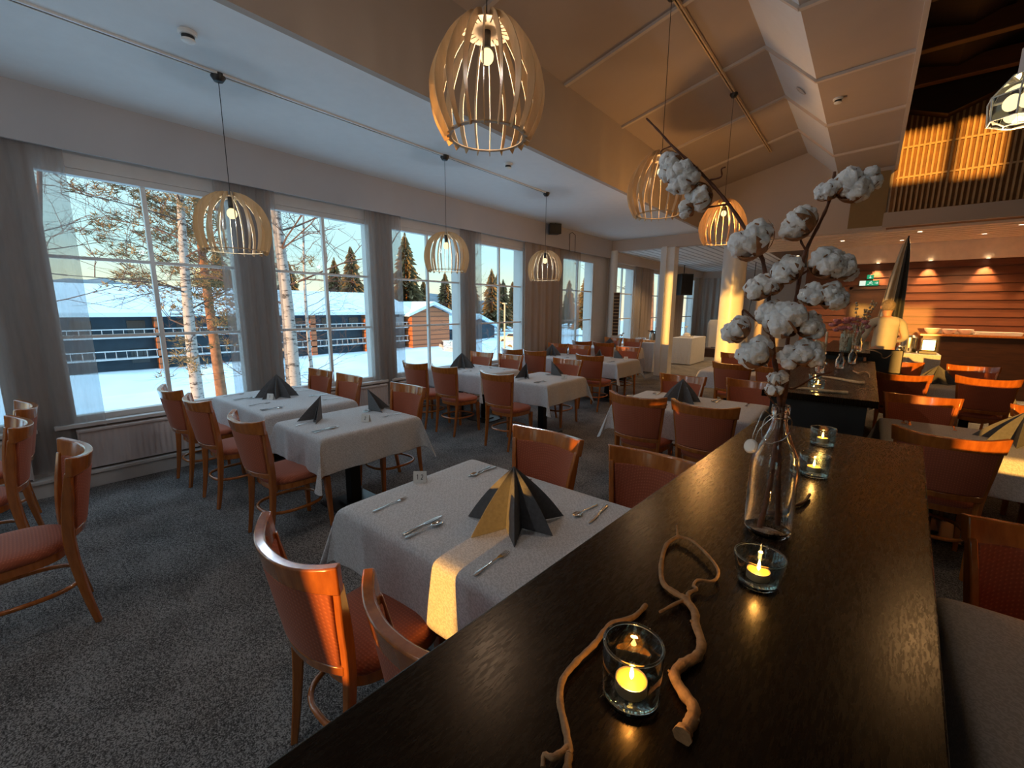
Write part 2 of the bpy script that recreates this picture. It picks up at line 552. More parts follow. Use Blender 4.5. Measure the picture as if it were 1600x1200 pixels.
WL = ['window behind the viewer', 'window cut by the left edge of the view', 'nearest full window, with the birch and pine outside', 'second full window, with the slender birch outside', 'window looking onto the red lodge gable', 'window looking onto the sunlit poles', 'window right of the wide beige curtain', 'first window past the corner column', 'window behind the thermos pots', 'farthest window beside the tall loudspeaker']
for i, (a, b) in enumerate(WINS):
    g = MB()
    t = 0.055
    g.box((-5.56, a, WZ0), (-5.47, b, WZ0 + t)); g.box((-5.56, a, WZ1 - t), (-5.47, b, WZ1))
    g.box((-5.56, a, WZ0 + t), (-5.47, a + t, WZ1 - t)); g.box((-5.56, b - t, WZ0 + t), (-5.47, b, WZ1 - t))
    o = struct('window_%d' % (i + 1), g, 'frame', WL[i], smooth=0, bevel=0.004)
    g = MB(); c = (a + b) / 2
    g.box((-5.545, c - 0.018, WZ0 + t), (-5.50, c + 0.018, WZ1 - t))
    for z in (1.37, 2.07):
        g.box((-5.543, a + t, z - 0.014), (-5.502, b - t, z + 0.014))
    build('glazing_bar', g, 'white', o, smooth=0)
    g = MB(); g.box((-5.527, a + t, WZ0 + t), (-5.519, b - t, WZ1 - t))
    build('pane', g, 'pane', o, smooth=0)
    g = MB(); g.box((-5.47, a - 0.10, WZ0 - 0.035), (-5.38, b + 0.10, WZ0)); g.box((-5.46, a - 0.05, WZ0 - 0.10), (-5.44, b + 0.05, WZ0 - 0.035))
    build('window_sill', g, 'frame', o, smooth=0, bevel=0.006)

# valance box in front of the curtain tracks, two stretches
g = MB(); g.box((-5.36, YB, 2.93), (XW, YG, 3.40))
struct('trim_1', g, 'valance', 'deep pale valance board above the near windows', smooth=0)
g = MB(); g.box((-5.36, YG + 0.15, 2.86), (XW, YF, 3.12))
struct('trim_2', g, 'wallp', 'pale valance board above the far windows', smooth=0)
g = MB()
g.box((-5.46, YB, 0.0), (-5.35, YF, 0.13)); g.box((-5.46, YB, 0.13), (-5.33, YF, 0.16))
struct('baseboard_left', g, 'frame', smooth=0, bevel=0.004)

# ceilings
def strip(name, pts, y0, y1, mat, th=0.06, label=None):
    g = MB()
    for (x0, z0), (x1, z1) in zip(pts[:-1], pts[1:]):
        vs = [(x0, y0, z0), (x1, y0, z1), (x1, y1, z1), (x0, y1, z0)]
        n = Vector((-(z1 - z0), 0, x1 - x0)).normalized() * th
        if n.z < -1e-4: n = -n
        vs2 = [(p[0] + n.x, p[1], p[2] + n.z) for p in vs]
        g.add(vs + vs2, [(0, 1, 2, 3), (7, 6, 5, 4), (0, 4, 5, 1), (1, 5, 6, 2), (2, 6, 7, 3), (3, 7, 4, 0)])
    return struct(name, g, mat, label, smooth=0)

strip('ceiling', [(-5.75, 3.37), (-3.10, 3.37)], YB, YG, 'ceil', label='flat white ceiling over the window tables')
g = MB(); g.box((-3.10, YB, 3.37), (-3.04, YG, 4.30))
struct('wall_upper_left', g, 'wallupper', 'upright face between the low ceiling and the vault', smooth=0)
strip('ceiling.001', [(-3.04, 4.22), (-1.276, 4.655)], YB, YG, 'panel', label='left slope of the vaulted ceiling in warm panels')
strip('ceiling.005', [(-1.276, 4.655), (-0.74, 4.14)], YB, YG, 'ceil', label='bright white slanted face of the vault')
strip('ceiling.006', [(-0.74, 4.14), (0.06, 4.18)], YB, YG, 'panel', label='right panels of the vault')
strip('ceiling.002', [(0.06, 5.50), (0.62, 5.35), (5.2, 7.20)], YB, YG, 'loft', label='dark boarded roof over the loft')
g = MB(); g.box((0.06, YB, 4.10), (0.10, YG, 4.26)); g.box((0.06, YB, 4.26), (0.075, YG, 5.50))
struct('trim_3', g, 'batten', 'pale edge board of the vault', smooth=0)
prof = [(-3.04, 4.22), (-1.276, 4.655), (-0.74, 4.14), (0.06, 4.18)]
k = 4
yb = -2.85
while yb < 10.5:
    g = MB()
    for (x0, z0), (x1, z1) in zip(prof[:-1], prof[1:]):
        g.bar((x0, yb, z0 - 0.014), (x1, yb, z1 - 0.014), 0.045, 0.03)
    struct('trim_%d' % k, g, 'batten', smooth=0)
    k += 1; yb += 1.503
for yb in (-.4, 0.9, 2.2, 3.5, 4.8, 6.1, 7.4, 8.75, 10.0):
    g = MB(); g.box((0.10, yb, 5.20), (4.98, yb + 0.14, 5.46))
    struct('trim_%d' % k, g, 'beam', smooth=0, bevel=0.01); k += 1

# gable wall over the far opening
g = MB()
for (x0, z0), (x1, z1) in zip([(-5.75, 3.50), (-3.04, 3.50), (-3.04, 4.3)] + prof[1:3], [(-3.04, 3.50), (-3.04, 4.3)] + prof[1:]):
    if abs(x1 - x0) < 1e-3: continue
    z0a = max(z0, 3.2); z1a = max(z1, 3.2)
    if x0 >= -3.05: z0a = z0 + 0.08; z1a = z1 + 0.08
    vs = [(x0, YG, 3.10), (x1, YG, 3.10), (x1, YG, z1a), (x0, YG, z0a)]
    vs += [(p[0], YG + 0.2, p[2]) for p in vs]
    g.add(vs, [(0, 1, 2, 3), (7, 6, 5, 4), (0, 4, 5, 1), (1, 5, 6, 2), (2, 6, 7, 3), (3, 7, 4, 0)])
struct('wall_gable', g, 'wallp', 'pale gable wall at the end of the vault', smooth=0)
g = MB(); g.box((-0.50, YG - 0.05, 3.16), (0.02, YG - 0.005, 4.10))  # plain tan slab laid over the end of the gable
struct('trim_%d' % k, g, 'tan', 'tan patch on the gable beside the slatted wall', smooth=0); k += 1
# slatted wall
g = MB(); g.box((0.06, YG, 3.12), (5.2, YG + 0.2, 7.3))
struct('wall_loft', g, 'slatback', 'brown wall behind the pale slats', smooth=0)
g = MB()
x = 0.11
while x < 5.0:
    g.box((x, YG - 0.05, 3.38), (x + 0.026, YG - 0.002, 5.0 if x < 1.1 else 5.4)); x += 0.070
g.box((0.10, YG - 0.035, 3.93), (5.0, YG - 0.004, 3.96)); g.box((0.10, YG - 0.035, 4.42), (5.0, YG - 0.004, 4.45))
struct('trim_%d' % k, g, 'slat', 'row of pale vertical slats on the loft wall', smooth=0); k += 1
g = MB(); g.prism([(0.08, 4.98), (0.62, 4.78), (1.18, 5.0), (2.2, 5.40), (2.2, 5.6), (0.08, 5.5)], YG - 0.30, YG - 0.06, 'y')  # V-shaped board added to give the dark V above the slats
struct('trim_%d' % k, g, 'loft', 'dark V board added to darken the top of the slats', smooth=0); k += 1
g = MB(); g.box((0.0, YG - 0.09, 3.12), (5.2, YG - 0.004, 3.37))
struct('trim_%d' % k, g, 'panel', 'pale board below the slatted wall', smooth=0); k += 1

# far rooms
strip('ceiling.003', [(-5.75, 3.12), (-2.2, 3.12)], YG + .2, YF, 'boardsY', label='white boarded ceiling beyond the posts')
strip('ceiling.004', [(-2.2, 3.12), (5.2, 3.12)], YG + .2, YF, 'counter', label='dark ceiling above the pale boards')
g = MB()
yb = YG + .22
while yb < 12.9:
    g.box((-2.2, yb, 3.075), (4.98, min(yb + .20, 12.9), 3.119)); yb += .262
struct('trim_%d' % k, g, 'board', 'pale boards of the ceiling before the siding wall', smooth=0); k += 1
g = MB(); g.box((-5.75, YF, -0.1), (-0.9, YF + 0.2, 3.3))
struct('wall_far', g, 'wallp', 'pale far wall behind the stage', smooth=0)
g = MB(); g.box((-1.3, 13.1, 0), (-1.1, YF, 3.3))
struct('wall_passage', g, 'wallp', smooth=0)
# lap siding wall
pts = []; z = 0.0
g = MB()
while z < 2.70:
    vs = [(-1.3, 12.985, z), (5.2, 12.985, z), (5.2, 13.0, z + 0.155), (-1.3, 13.0, z + 0.155),
          (-1.3, 13.1, z), (5.2, 13.1, z), (5.2, 13.1, z + 0.155), (-1.3, 13.1, z + 0.155)]
    g.add(vs, [(0, 1, 2, 3), (7, 6, 5, 4), (0, 4, 5, 1), (1, 5, 6, 2), (2, 6, 7, 3), (3, 7, 4, 0)])
    g.box((-1.3, 13.02, z + 0.155), (5.2, 13.1, z + 0.17))
    z += 0.17
struct('wall_siding', g, 'siding', 'red-brown horizontal siding wall', smooth=0)
g = MB(); g.box((-1.3, 12.90, 2.69), (5.2, 13.1, 3.12))
struct('trim_%d' % k, g, 'board', 'pale fascia above the siding', smooth=0); k += 1
g = MB(); g.box((-0.42, 12.955, 0), (-0.36, 12.985, 2.18)); g.box((0.50, 12.955, 0), (0.56, 12.985, 2.18)); g.box((-0.42, 12.955, 2.12), (0.56, 12.985, 2.18)); g.box((-0.36, 12.97, 0), (0.50, 12.985, 2.12))
struct('door_1', g, 'darkbrown', 'dark wooden door under the exit sign', smooth=0)
g = MB(); g.box((5.0, YB, -0.1), (5.2, 13.1, 7.3))
struct('wall_right', g, 'counter', smooth=0)

# wall behind the camera with unseen openings shaped to place the sun patches
holes = [(-3.08, -2.935, 1.42, 3.15), (-2.04, -1.35, 1.14, 3.15), (-0.92, -0.72, 0.70, 1.20), (0.60, 0.88, 2.25, 2.52), (0.90, 1.95, 0.85, 2.50), (0.84, 1.46, 4.52, 5.33), (1.60, 2.14, 4.47, 5.40)]
xs = sorted({-5.75, 5.2, *[h[0] for h in holes], *[h[1] for h in holes]})
zs = sorted({-0.1, 7.3, *[h[2] for h in holes], *[h[3] for h in holes]})
g = MB()
for x0, x1 in zip(xs[:-1], xs[1:]):
    for z0, z1 in zip(zs[:-1], zs[1:]):
        cx, cz = (x0 + x1) / 2, (z0 + z1) / 2
        if any(h[0] < cx < h[1] and h[2] < cz < h[3] for h in holes): continue
        g.box((x0, YB - 0.2, z0), (x1, YB, z1))
struct('wall_back', g, 'wallp', 'wall behind the viewer pierced by openings shaped to place the sun patches', smooth=0)
for i, h in enumerate(holes):
    g = MB(); g.box((h[0], YB - 0.10, h[2]), (h[1], YB - 0.095, h[3]))
    struct('window_%d' % (i + 11), g, 'pane', smooth=0)  # pane in an unseen opening added to shape the sun

# posts
def post_label(o, l):
    o['kind'] = 'structure'; o['label'] = l; o['category'] = 'post'
g = MB(); g.box((-4.06, YG + 0.02, 0.0), (-3.72, YG + 0.30, 3.12)); g.box((-4.02, YG - 0.02, 0.0), (-3.90, YG + 0.02, 3.12))
post_label(build('post', g, 'white', smooth=0, bevel=0.008), 'square white post carrying the gable beam')
g = MB(); g.lathe([(0.245, 0), (0.245, 3.12)], 32, (-2.42, YG + 0.12, 0))
post_label(build('pillar', g, 'white'), 'round white pillar lit yellow by the low sun')
g = MB(); g.lathe([(0.10, 0), (0.10, 3.12)], 24, (-5.28, YG + 0.02, 0))
post_label(build('pillar', g, 'white'), 'slim white corner column at the end of the near windows')
g = MB(); g.box((-5.46, YG + 0.05, 0.0), (-5.30, YG + 0.25, 3.12))
post_label(build('post', g, 'wallp', smooth=0), 'pale pier beside the corner column')

# low stage with draped furniture
g = MB(); g.box((-5.2, 16.0, 0.0), (-1.4, YF, 0.30))
struct('stage', g, 'darkbrown', 'low brown stage platform in the far room', smooth=0)
g = MB()
def drape(u, v):
    a = u * 2 * pi
    r = 1 + 0.02 * sin(a * 14) * (1 - v)
    cx, cy = -3.85, 16.85
    hx, hy = 0.62, 0.42
    sx = math.copysign(abs(cos(a)) ** 0.35, cos(a)) * hx * (r if v < 0.9 else 0.9)
    sy = math.copysign(abs(sin(a)) ** 0.35, sin(a)) * hy * (r if v < 0.9 else 0.9)
    return (cx + sx, cy + sy, 0.302 + v * 0.98)
g.grid(48, 8, drape)
g.add([drape(i / 48, 1.0) for i in range(48)], [tuple(range(48))])
tag(build('draped_piano', g, 'china'), 'white sheet draped over furniture on the low stage', 'furniture')
g = MB(); g.tube([(-4.1, 15.9, 0.36), (-3.8, 15.85, 0.36), (-3.5, 15.8, 0.5), (-3.2, 15.7, 0.9), (-3.0, 15.6, 1.4), (-2.9, 15.5, 2.2), (-2.9, 15.5, 3.1)], 0.012, 6)
tag(build('power_cable', g, 'black'), 'thin black cable hanging down beside the stage', 'cable')

# far-room curtains and a few more
def curtain(name, y0, y1, z0, z1, mat, label, x=-5.41, folds=5, amp=0.02, group=None):
    g = MB()
    ph = random.random() * 6
    def fn(u, v):
        y = y0 + (y1 - y0) * u
        a = amp * (0.6 + 0.4 * (1 - v))
        return (x + a * sin(u * folds * 2 * pi + ph) + 0.3 * a * sin(u * folds * 5 * pi), y, z0 + (z1 - z0) * v)
    g.grid(folds * 12, 6, fn)
    o = build(name, g, mat, smooth=60)
    return tag(o, label, 'curtain', group)
CG = 'sheer curtains between the windows'
curtain('sheer_curtain', -1.62, -1.05, 0.22, 3.1, 'sheer', 'grey sheer curtain outside the left edge of the view', group=CG, folds=4)
curtain('sheer_curtain', -0.10, 0.615, 0.20, 3.1, 'sheer', 'leftmost grey sheer curtain beside the nearest window', group=CG, amp=0.018, folds=5)
curtain('sheer_curtain', 0.05, 0.42, 0.21, 3.1, 'sheer', 'inner layer of the leftmost sheer curtain', x=-5.44, group=CG, folds=3, amp=0.01)
curtain('sheer_curtain', 1.70, 2.30, 0.22, 3.1, 'sheer', 'grey sheer curtain behind the nearest small pendant lamp', group=CG)
curtain('sheer_curtain', 1.86, 2.24, 0.22, 3.1, 'sheer', 'inner layer of the curtain behind the nearest small pendant', x=-5.44, group=CG, folds=3, amp=0.01)
curtain('sheer_curtain', 3.44, 4.03, 0.22, 3.1, 'sheer', 'grey sheer curtain left of the window with the red lodge gable', group=CG)
curtain('sheer_curtain', 3.58, 3.90, 0.22, 3.1, 'sheer', 'inner layer of the curtain left of the red lodge view', x=-5.44, group=CG, folds=3, amp=0.01)
curtain('sheer_curtain', 5.22, 5.74, 0.22, 3.1, 'sheer', 'grey sheer curtain right of the window with the red lodge gable', group=CG)
curtain('sheer_curtain', 5.30, 5.62, 0.22, 3.1, 'sheer', 'inner layer of the curtain right of the red lodge view', x=-5.44, group=CG, folds=3, amp=0.01)
curtain('curtain', 6.98, 8.25, 0.22, 3.1, 'curtain', 'wide beige curtain on the broad pier behind the third small pendant', folds=5, amp=0.03)
curtain('sheer_curtain', 8.20, 9.15, 0.22, 3.1, 'sheer', 'sheer curtain over the left half of the fifth visible window', group=CG)
curtain('curtain', 12.25, 12.75, 0.22, 2.95, 'sheer', 'grey curtain left of the far pier near the coffee pots', folds=3)
curtain('curtain', 12.80, 13.65, 0.22, 2.95, 'curtain', 'beige curtain on the pier behind the coffee pots', folds=3)
curtain('curtain', 15.15, 16.75, 0.35, 2.95, 'curtain', 'beige curtain beside the loudspeaker', folds=5)
for yc, xc, l in ((YF - 0.12, -5.0, 'narrow beige curtain in the corner behind the stage'),):
    g = MB(); g.grid(60, 4, lambda u, v: (-5.3 + 1.5 * u, yc + 0.04 * sin(u * 40), 0.35 + 2.5 * v))
    tag(build('curtain', g, 'curtain', smooth=60), l, 'curtain')

# radiators
def radiator(y0, y1, label):
    t = thing('radiator', label, 'radiator', (-5.40, (y0 + y1) / 2, 0.0), 0, 'panel radiators under the windows')
    h = (y1 - y0) / 2
    g = MB(); n = int((y1 - y0) / 0.045)
    def fn(u, v):
        return (0.035 + 0.006 * sin(u * n * 2 * pi) * (1 if 0 < v < 1 else 0), -h + 2 * h * u, 0.18 + 0.34 * v)
    g.grid(n * 6, 5, fn)
    g.box((-0.02, -h, 0.18), (0.02, h, 0.52))
    build('panel', g, 'rad', t)
    g = MB(); g.box((-0.03, -h, 0.52), (0.05, h, 0.545)); g.box((-0.03, -h - 0.01, 0.17), (0.05, -h, 0.545)); g.box((-0.03, h, 0.17), (0.05, h + 0.01, 0.545))
    build('top_grille', g, 'rad', t, smooth=0, bevel=0.004)
for y0, y1, l in ((-1.35, 0.1, 'ridged radiator under the window at the left edge of the view'), (0.42, 1.95, 'ridged white radiator under the nearest full window'), (2.25, 3.65, 'ridged radiator under the second window behind the paired chairs'), (3.9, 5.3, 'ridged radiator under the third window'), (5.65, 7.0, 'ridged radiator under the fourth window')):
    radiator(y0, y1, l)

# ================================================================== CHAIRS
def smoothpts(pts, n=4):
    pts = [Vector(p) for p in pts]; out = []
    for i in range(len(pts) - 1):
        p0 = pts[max(i - 1, 0)]; p1 = pts[i]; p2 = pts[i + 1]; p3 = pts[min(i + 2, len(pts) - 1)]
        for k in range(n):
            t = k / n
            out.append(0.5 * ((2 * p1) + (p2 - p0) * t + (2 * p0 - 5 * p1 + 4 * p2 - p3) * t * t + (3 * p1 - p0 - 3 * p2 + p3) * t ** 3))
    out.append(pts[-1]); return out

def make_chair():
    t = thing('dining_chair', 'x', 'chair')
    # rear legs continue up as back posts
    for s in (-1, 1):
        pts = smoothpts([(s * .178, -.262, 0), (s * .183, -.232, .2), (s * .188, -.212, .42), (s * .196, -.213, .56), (s * .214, -.230, .72), (s * .230, -.247, .850)], 3)
        rings = []
        for p in pts:
            wz = 0.5 + 0.5 * min(1, p.z / 0.45)
            w, d = 0.014, (0.021 * wz + 0.003) * (1 if p.z < .7 else 1 - .4 * (p.z - .7) / .15)
            c, sn = cos(s * 0.5), sin(s * 0.5)
            r = []
            for a, b in ((-1, -1), (1, -1), (1, 1), (-1, 1)):
                x, y = a * w, b * d
                r.append((p.x + x * c - y * sn * 0.8, p.y + x * sn * 0.8 + y * c, p.z))
            rings.append(r)
        g = MB(); g.loft(rings)
        build('leg', g, 'chairwood', t, smooth=40, bevel=0.005)
    for s in (-1, 1):
        g = MB()
        rings = []
        for z, h in ((0, .013), (.2, .017), (.40, .021)):
            x, y = s * (.188 - .012 * z / .4), .172 + 0.012 * (1 - z / .4)
            rings.append([(x - h, y - h, z), (x + h, y - h, z), (x + h, y + h, z), (x - h, y + h, z)])
        g.loft(rings)
        build('leg', g, 'chairwood', t, smooth=0, bevel=0.004)
    # arcs of the back; s in -1..1
    def arc(s, z):
        f = (z - .42) / .5
        half = .190 + .055 * f
        yb = -.212 - .04 * f ** 1.3
        depth = .050 + .045 * f
        return Vector((s * half, yb - depth * (1 - min(1.03, abs(s)) ** 2.3), z))
    def arcband(z0, z1, th, s0=-1.0, s1=1.0, lift=0.0, n=18, wide=0.0):
        rings = []
        for i in range(n + 1):
            s = s0 + (s1 - s0) * i / n
            l = lift * abs(s) ** 3
            a = arc(s, z0); b = arc(s, z1 + l)
            e = arc(s + .01, z0) - arc(s - .01, z0)
            nn = Vector((-e.y, e.x, 0)).normalized() * th / 2
            ww = Vector((wide * s, 0, 0))
            rings.append([a - nn + ww, a + nn + ww, b + nn + ww, b - nn + ww])
        return MB().loft(rings)
    g = arcband(.826, .905, .034, -1.0, 1.0, lift=.022, wide=.010)
    build('top_rail', g, 'chairwood', t, smooth=50, bevel=0.006)
    g = arcband(.545, .835, .034, -.93, .93)
    build('back_panel', g, 'uphol', t, smooth=50, bevel=0.008)
    g = arcband(.505, .545, .030, -.97, .97)
    build('back_rail', g, 'chairwood', t, smooth=50, bevel=0.006)
    # seat
    def outline(k, sc=1.0, n=40):
        out = []
        for i in range(n):
            a = 2 * pi * i / n
            c, s = cos(a), sin(a)
            x = math.copysign(abs(c) ** .62, c); y = math.copysign(abs(s) ** .62, s)
            w = .215 + .012 * y
            out.append((x * w * sc, .0 + y * .215 * sc, k))
        return out
    g = MB(); g.loft([outline(.395, .93), outline(.395, .965), outline(.437, .965), outline(.437, .93)])
    build('seat_frame', g, 'chairwood', t, smooth=40, bevel=0.003)
    g = MB(); g.loft([outline(.432, .94), outline(.440, .985), outline(.458, 1.0), outline(.474, .965), outline(.484, .86), outline(.489, .6), outline(.490, .25)])
    build('seat', g, 'uphol', t, smooth=60)
    # bentwood hoop stretcher
    pts = []
    for i in range(40):
        a = 2 * pi * i / 40
        c, s = cos(a), sin(a)
        pts.append((math.copysign(abs(c) ** .75, c) * .182, -.03 + math.copysign(abs(s) ** .75, s) * .205, .225))
    g = MB(); g.tube(pts, .012, 8, close=True)
    build('stretcher', g, 'chairwood', t, smooth=60)
    return t

chair0 = make_chair()
_cu = [False]
def chair(x, y, face, label, group, jit=0.03):
    rz = (0 if face == 'N' else pi) + random.uniform(-jit, jit)
    if not _cu[0]:
        _cu[0] = True
        chair0.location = (x, y, 0); chair0.rotation_euler = (0, 0, rz)
        chair0['label'] = label; chair0['group'] = group
        return chair0
    return dup(chair0, (x, y, 0), rz, label, group)

# near-side chairs: back towards the viewer, y given for the ends of the top rail
NG = 'cherry dining chairs at the tables'
def near(x, y, label): chair(x, y + .25, 'N', label, NG)
def far(x, y, label): chair(x, y - .25, 'S', label, NG)

far(-3.16, .18, 'cherry wood chair alone at the lower left, seat turned to the left edge')
far(-4.82, .08, 'cherry chair under the leftmost curtain, furthest left against the window')
far(-4.14, .02, 'cherry chair cut by the left edge of the view, in front of another')
near(-4.85, 1.03, 'cherry chair nearest the radiator at the first window table')
near(-4.15, 1.05, 'middle cherry chair of the three in a row beside the first window')
near(-3.19, 1.07, 'cherry chair at the near end of the small white table left of the aisle')
far(-4.93, 2.45, 'chair back under the second window, left of the two behind the first window table')
far(-4.32, 2.45, 'chair back under the second window, right of the two behind the first window table')
far(-3.33, 2.49, 'chair at the far end of the small white table left of the aisle')
near(-1.34, .56, 'orange-lit cherry chair in the foreground, left of the pair at the card 12 table')
near(-.75, .60, 'foreground cherry chair half hidden by the dark bar at the card 12 table')
far(-1.42, 2.04, 'cherry chair facing the viewer behind the big napkin fan')
far(-.76, 2.06, 'cherry chair behind the card 12 table, half covered by the bar edge')
near(-4.72, 3.68, 'leftmost near chair of the second window table')
near(-4.15, 3.70, 'second near chair of the second window table, seat in full view')
near(-3.25, 3.70, 'near chair of the second small aisle table, long back towards the viewer')
far(-4.97, 5.26, 'left far chair at the second window table')
far(-4.36, 5.28, 'right far chair at the second window table')
far(-3.35, 5.38, 'far chair of the second small aisle table')
near(-5.00, 6.12, 'left near chair of the third window table')
near(-4.50, 6.15, 'right near chair of the third window table')
near(-3.40, 6.14, 'near chair of the third aisle table, back towards the viewer')
far(-5.05, 7.72, 'left far chair of the third window table, before the beige curtain')
far(-4.50, 7.66, 'right far chair of the third window table')
far(-3.56, 7.90, 'far chair of the third aisle table')
near(-5.05, 8.72, 'left near chair of the last window table')
near(-4.48, 8.70, 'right near chair of the last window table')
far(-5.05, 10.30, 'left far chair of the last window table')
far(-4.50, 10.28, 'right far chair of the last window table')
near(-1.48, 3.54, 'left near chair at the middle table beside the bar')
near(-.92, 3.54, 'right near chair at the middle table, beside the bar edge')
far(-1.54, 4.90, 'left far chair at the middle table beside the bar')
far(-.86, 5.02, 'right far chair at the middle table beside the second bar')
near(-1.40, 6.57, 'left near chair at the farther middle table, tall back')
near(-.86, 6.56, 'right near chair at the farther middle table')
far(-1.66, 8.05, 'left far chair at the farther middle table before the yellow pillar')
far(-.95, 8.05, 'right far chair at the farther middle table, behind the cotton')
far(.60, 2.15, 'dark chair at the right edge behind the nearest right-hand table')
near(.46, 3.66, 'dark chair with orange sunlit top rail just right of the bar end')
far(.44, 5.10, 'chair with sunlit rail facing the viewer, far left of the right-hand fan table')
near(.40, 6.84, 'dark chair with orange strip beside the second bar end')
far(.43, 8.37, 'far left chair of the back right-hand table')
near(1.12, 7.05, 'broad dark chair back right of the small golden napkin fan')
far(1.18, 8.42, 'far right chair of the back right-hand table below the wooden counter')
far(1.22, 5.10, 'chair back at the right edge above the large golden napkin fan')

# ================================================================== TABLES
def make_table(cx, cy, sx, sy, label, clabel, ov=.27, feet=1):
    t = thing('pedestal_table', label, 'table', (cx, cy, 0), 0, 'pedestal tables under white cloths')
    hx, hy = sx / 2 - .02, sy / 2 - .02
    g = MB(); g.box((-hx, -hy, .712), (hx, hy, .738)); build('tabletop', g, 'darkbrown', t, smooth=0, bevel=.003)
    spots = [0] if sx < .95 else [-sx * .24, sx * .24]
    for q in spots:
        g = MB(); g.box((q - .045, -.045, .03), (q + .045, .045, .712)); build('pedestal', g, 'blackmetal', t, smooth=0, bevel=.004)
        g = MB(); g.box((q - .2, -.2, 0), (q + .2, .2, .014)); g.box((q - .09, -.09, .014), (q + .09, .09, .03)); build('base_plate', g, 'plate', t, smooth=0, bevel=.004)
    # draped cloth
    g = MB(); nx, ny, no = 18, 14, 9
    hx, hy = sx / 2, sy / 2
    A = [-(1 + (no - i) / no) for i in range(no)] + [-1 + 2 * i / nx for i in range(nx + 1)] + [1 + (i + 1) / no for i in range(no)]
    Bv = [-(1 + (no - i) / no) for i in range(no)] + [-1 + 2 * i / ny for i in range(ny + 1)] + [1 + (i + 1) / no for i in range(no)]
    ph = random.random() * 10
    def pos(a, b):
        oa = max(0, abs(a) - 1) * ov; ob = max(0, abs(b) - 1) * ov
        x = max(-1, min(1, a)) * hx; y = max(-1, min(1, b)) * hy
        sa, sb = math.copysign(1, a), math.copysign(1, b)
        z = .741
        if oa > 0 and ob == 0:
            d = oa; z -= max(0, d - .006)
            wv = .010 * sin(y * 19 + ph) + .006 * sin(y * 43 + ph * 2)
            x += sa * (.008 + d * .06 + wv * (d / ov))
        elif ob > 0 and oa == 0:
            d = ob; z -= max(0, d - .006)
            wv = .010 * sin(x * 17 + ph) + .006 * sin(x * 39 + ph * 2)
            y += sb * (.008 + d * .06 + wv * (d / ov))
        elif oa > 0 and ob > 0:
            d = math.hypot(oa, ob); th = math.atan2(ob, oa)
            m = min(oa, ob)
            z -= max(0, d * (1.0 - .02) - .006)
            out = .008 + d * .06 + m * .34
            x += sa * out * (cos(th) * .6 + .4); y += sb * out * (sin(th) * .6 + .4)
            k = .35 * m * sin(th * 2)
            x -= sa * k * .3 * (1 if oa > ob else -1); y += sb * k * .3 * (1 if oa > ob else -1)
        return (x, y, max(z, .33))
    n1 = len(A)
    vs = [pos(a, b) for b in Bv for a in A]
    fs = [(j * n1 + i, j * n1 + i + 1, (j + 1) * n1 + i + 1, (j + 1) * n1 + i) for j in range(len(Bv) - 1) for i in range(n1 - 1)]
    g.add(vs, fs)
    o = build('tablecloth', g, 'cloth', None, smooth=70, loc=(cx, cy, 0), solid=.002, sub=1)
    tag(o, clabel, 'tablecloth', 'white damask tablecloths')
TZ = .7435
TABLES = dict(
    card=(-1.19, 1.37, 1.20, .87, 'card 12 table'),
    win1=(-4.50, 1.84, 1.26, .84, 'first window table'),
    ais1=(-3.22, 1.82, .72, .86, 'first small aisle table'),
    win2=(-4.58, 4.63, 1.16, .84, 'second window table'),
    ais2=(-3.25, 4.63, .74, .90, 'second small aisle table'),
    win3=(-4.62, 7.08, 1.12, .86, 'third window table'),
    ais3=(-3.56, 7.13, .74, .90, 'third aisle table'),
    win4=(-4.72, 9.52, 1.22, .86, 'last window table'),
    mid1=(-1.25, 4.28, 1.22, .86, 'middle table beside the bar'),
    mid2=(-1.30, 7.30, 1.22, .86, 'farther middle table'),
    rgt0=(.90, 1.42, 1.22, .90, 'nearest right-hand table'),
    rgt1=(.79, 4.40, 1.22, .86, 'right-hand table with the large golden fan'),
    rgt2=(.80, 7.62, 1.10, .84, 'back right-hand table with the small golden fan'),
    rgt3=(2.25, 7.55, .90, .86, 'sunlit table at the far right edge'))
for kk, (cx, cy, sx, sy, nm) in TABLES.items():
    make_table(cx, cy, sx, sy, 'black pedestal table, the ' + nm, 'white damask cloth draped over the ' + nm)

# ================================================================== NAPKINS
def napkin_fan(x, y, label, R=.165, H=.215, a0=-1.35, a1=1.35, n=6, rz=0, base=TZ):
    # pleated fan: apex on top, ridge and valley folds running down to a spread base
    g = MB(); apex = Vector((0, 0, H))
    N = n * 2
    base_pts = []
    for i in range(N + 1):
        a = a0 + (a1 - a0) * i / N
        r = R * (1 + .06 * sin(i * 2.1)) if i % 2 == 0 else R * .36
        base_pts.append(Vector((r * sin(a), -r * cos(a), 0)))
    S = 8
    for i in range(N):
        p, q = base_pts[i], base_pts[i + 1]
        vs = []; fs = []
        for j in range(S + 1):
            t = j / S
            sp = t ** 1.12
            vs.append(apex.lerp(p, t)); vs.append(apex.lerp(q, t))
            # slight outward bow of the outer folds
            for w, e in ((-2, p), (-1, q)):
                bow = sin(pi * t) * .016
                d = Vector((e.x, e.y, 0)).normalized() * bow
                vs[w] = vs[w] + d
        for j in range(S): fs.append((2 * j, 2 * j + 1, 2 * j + 3, 2 * j + 2))
        g.add(vs, fs)
    o = build('napkin_fan', g, 'napkin', smooth=0, solid=.0022, loc=(x, y, base + .001))
    o.rotation_euler = (0, 0, rz)
    return tag(o, label, 'napkin', 'folded charcoal napkins')
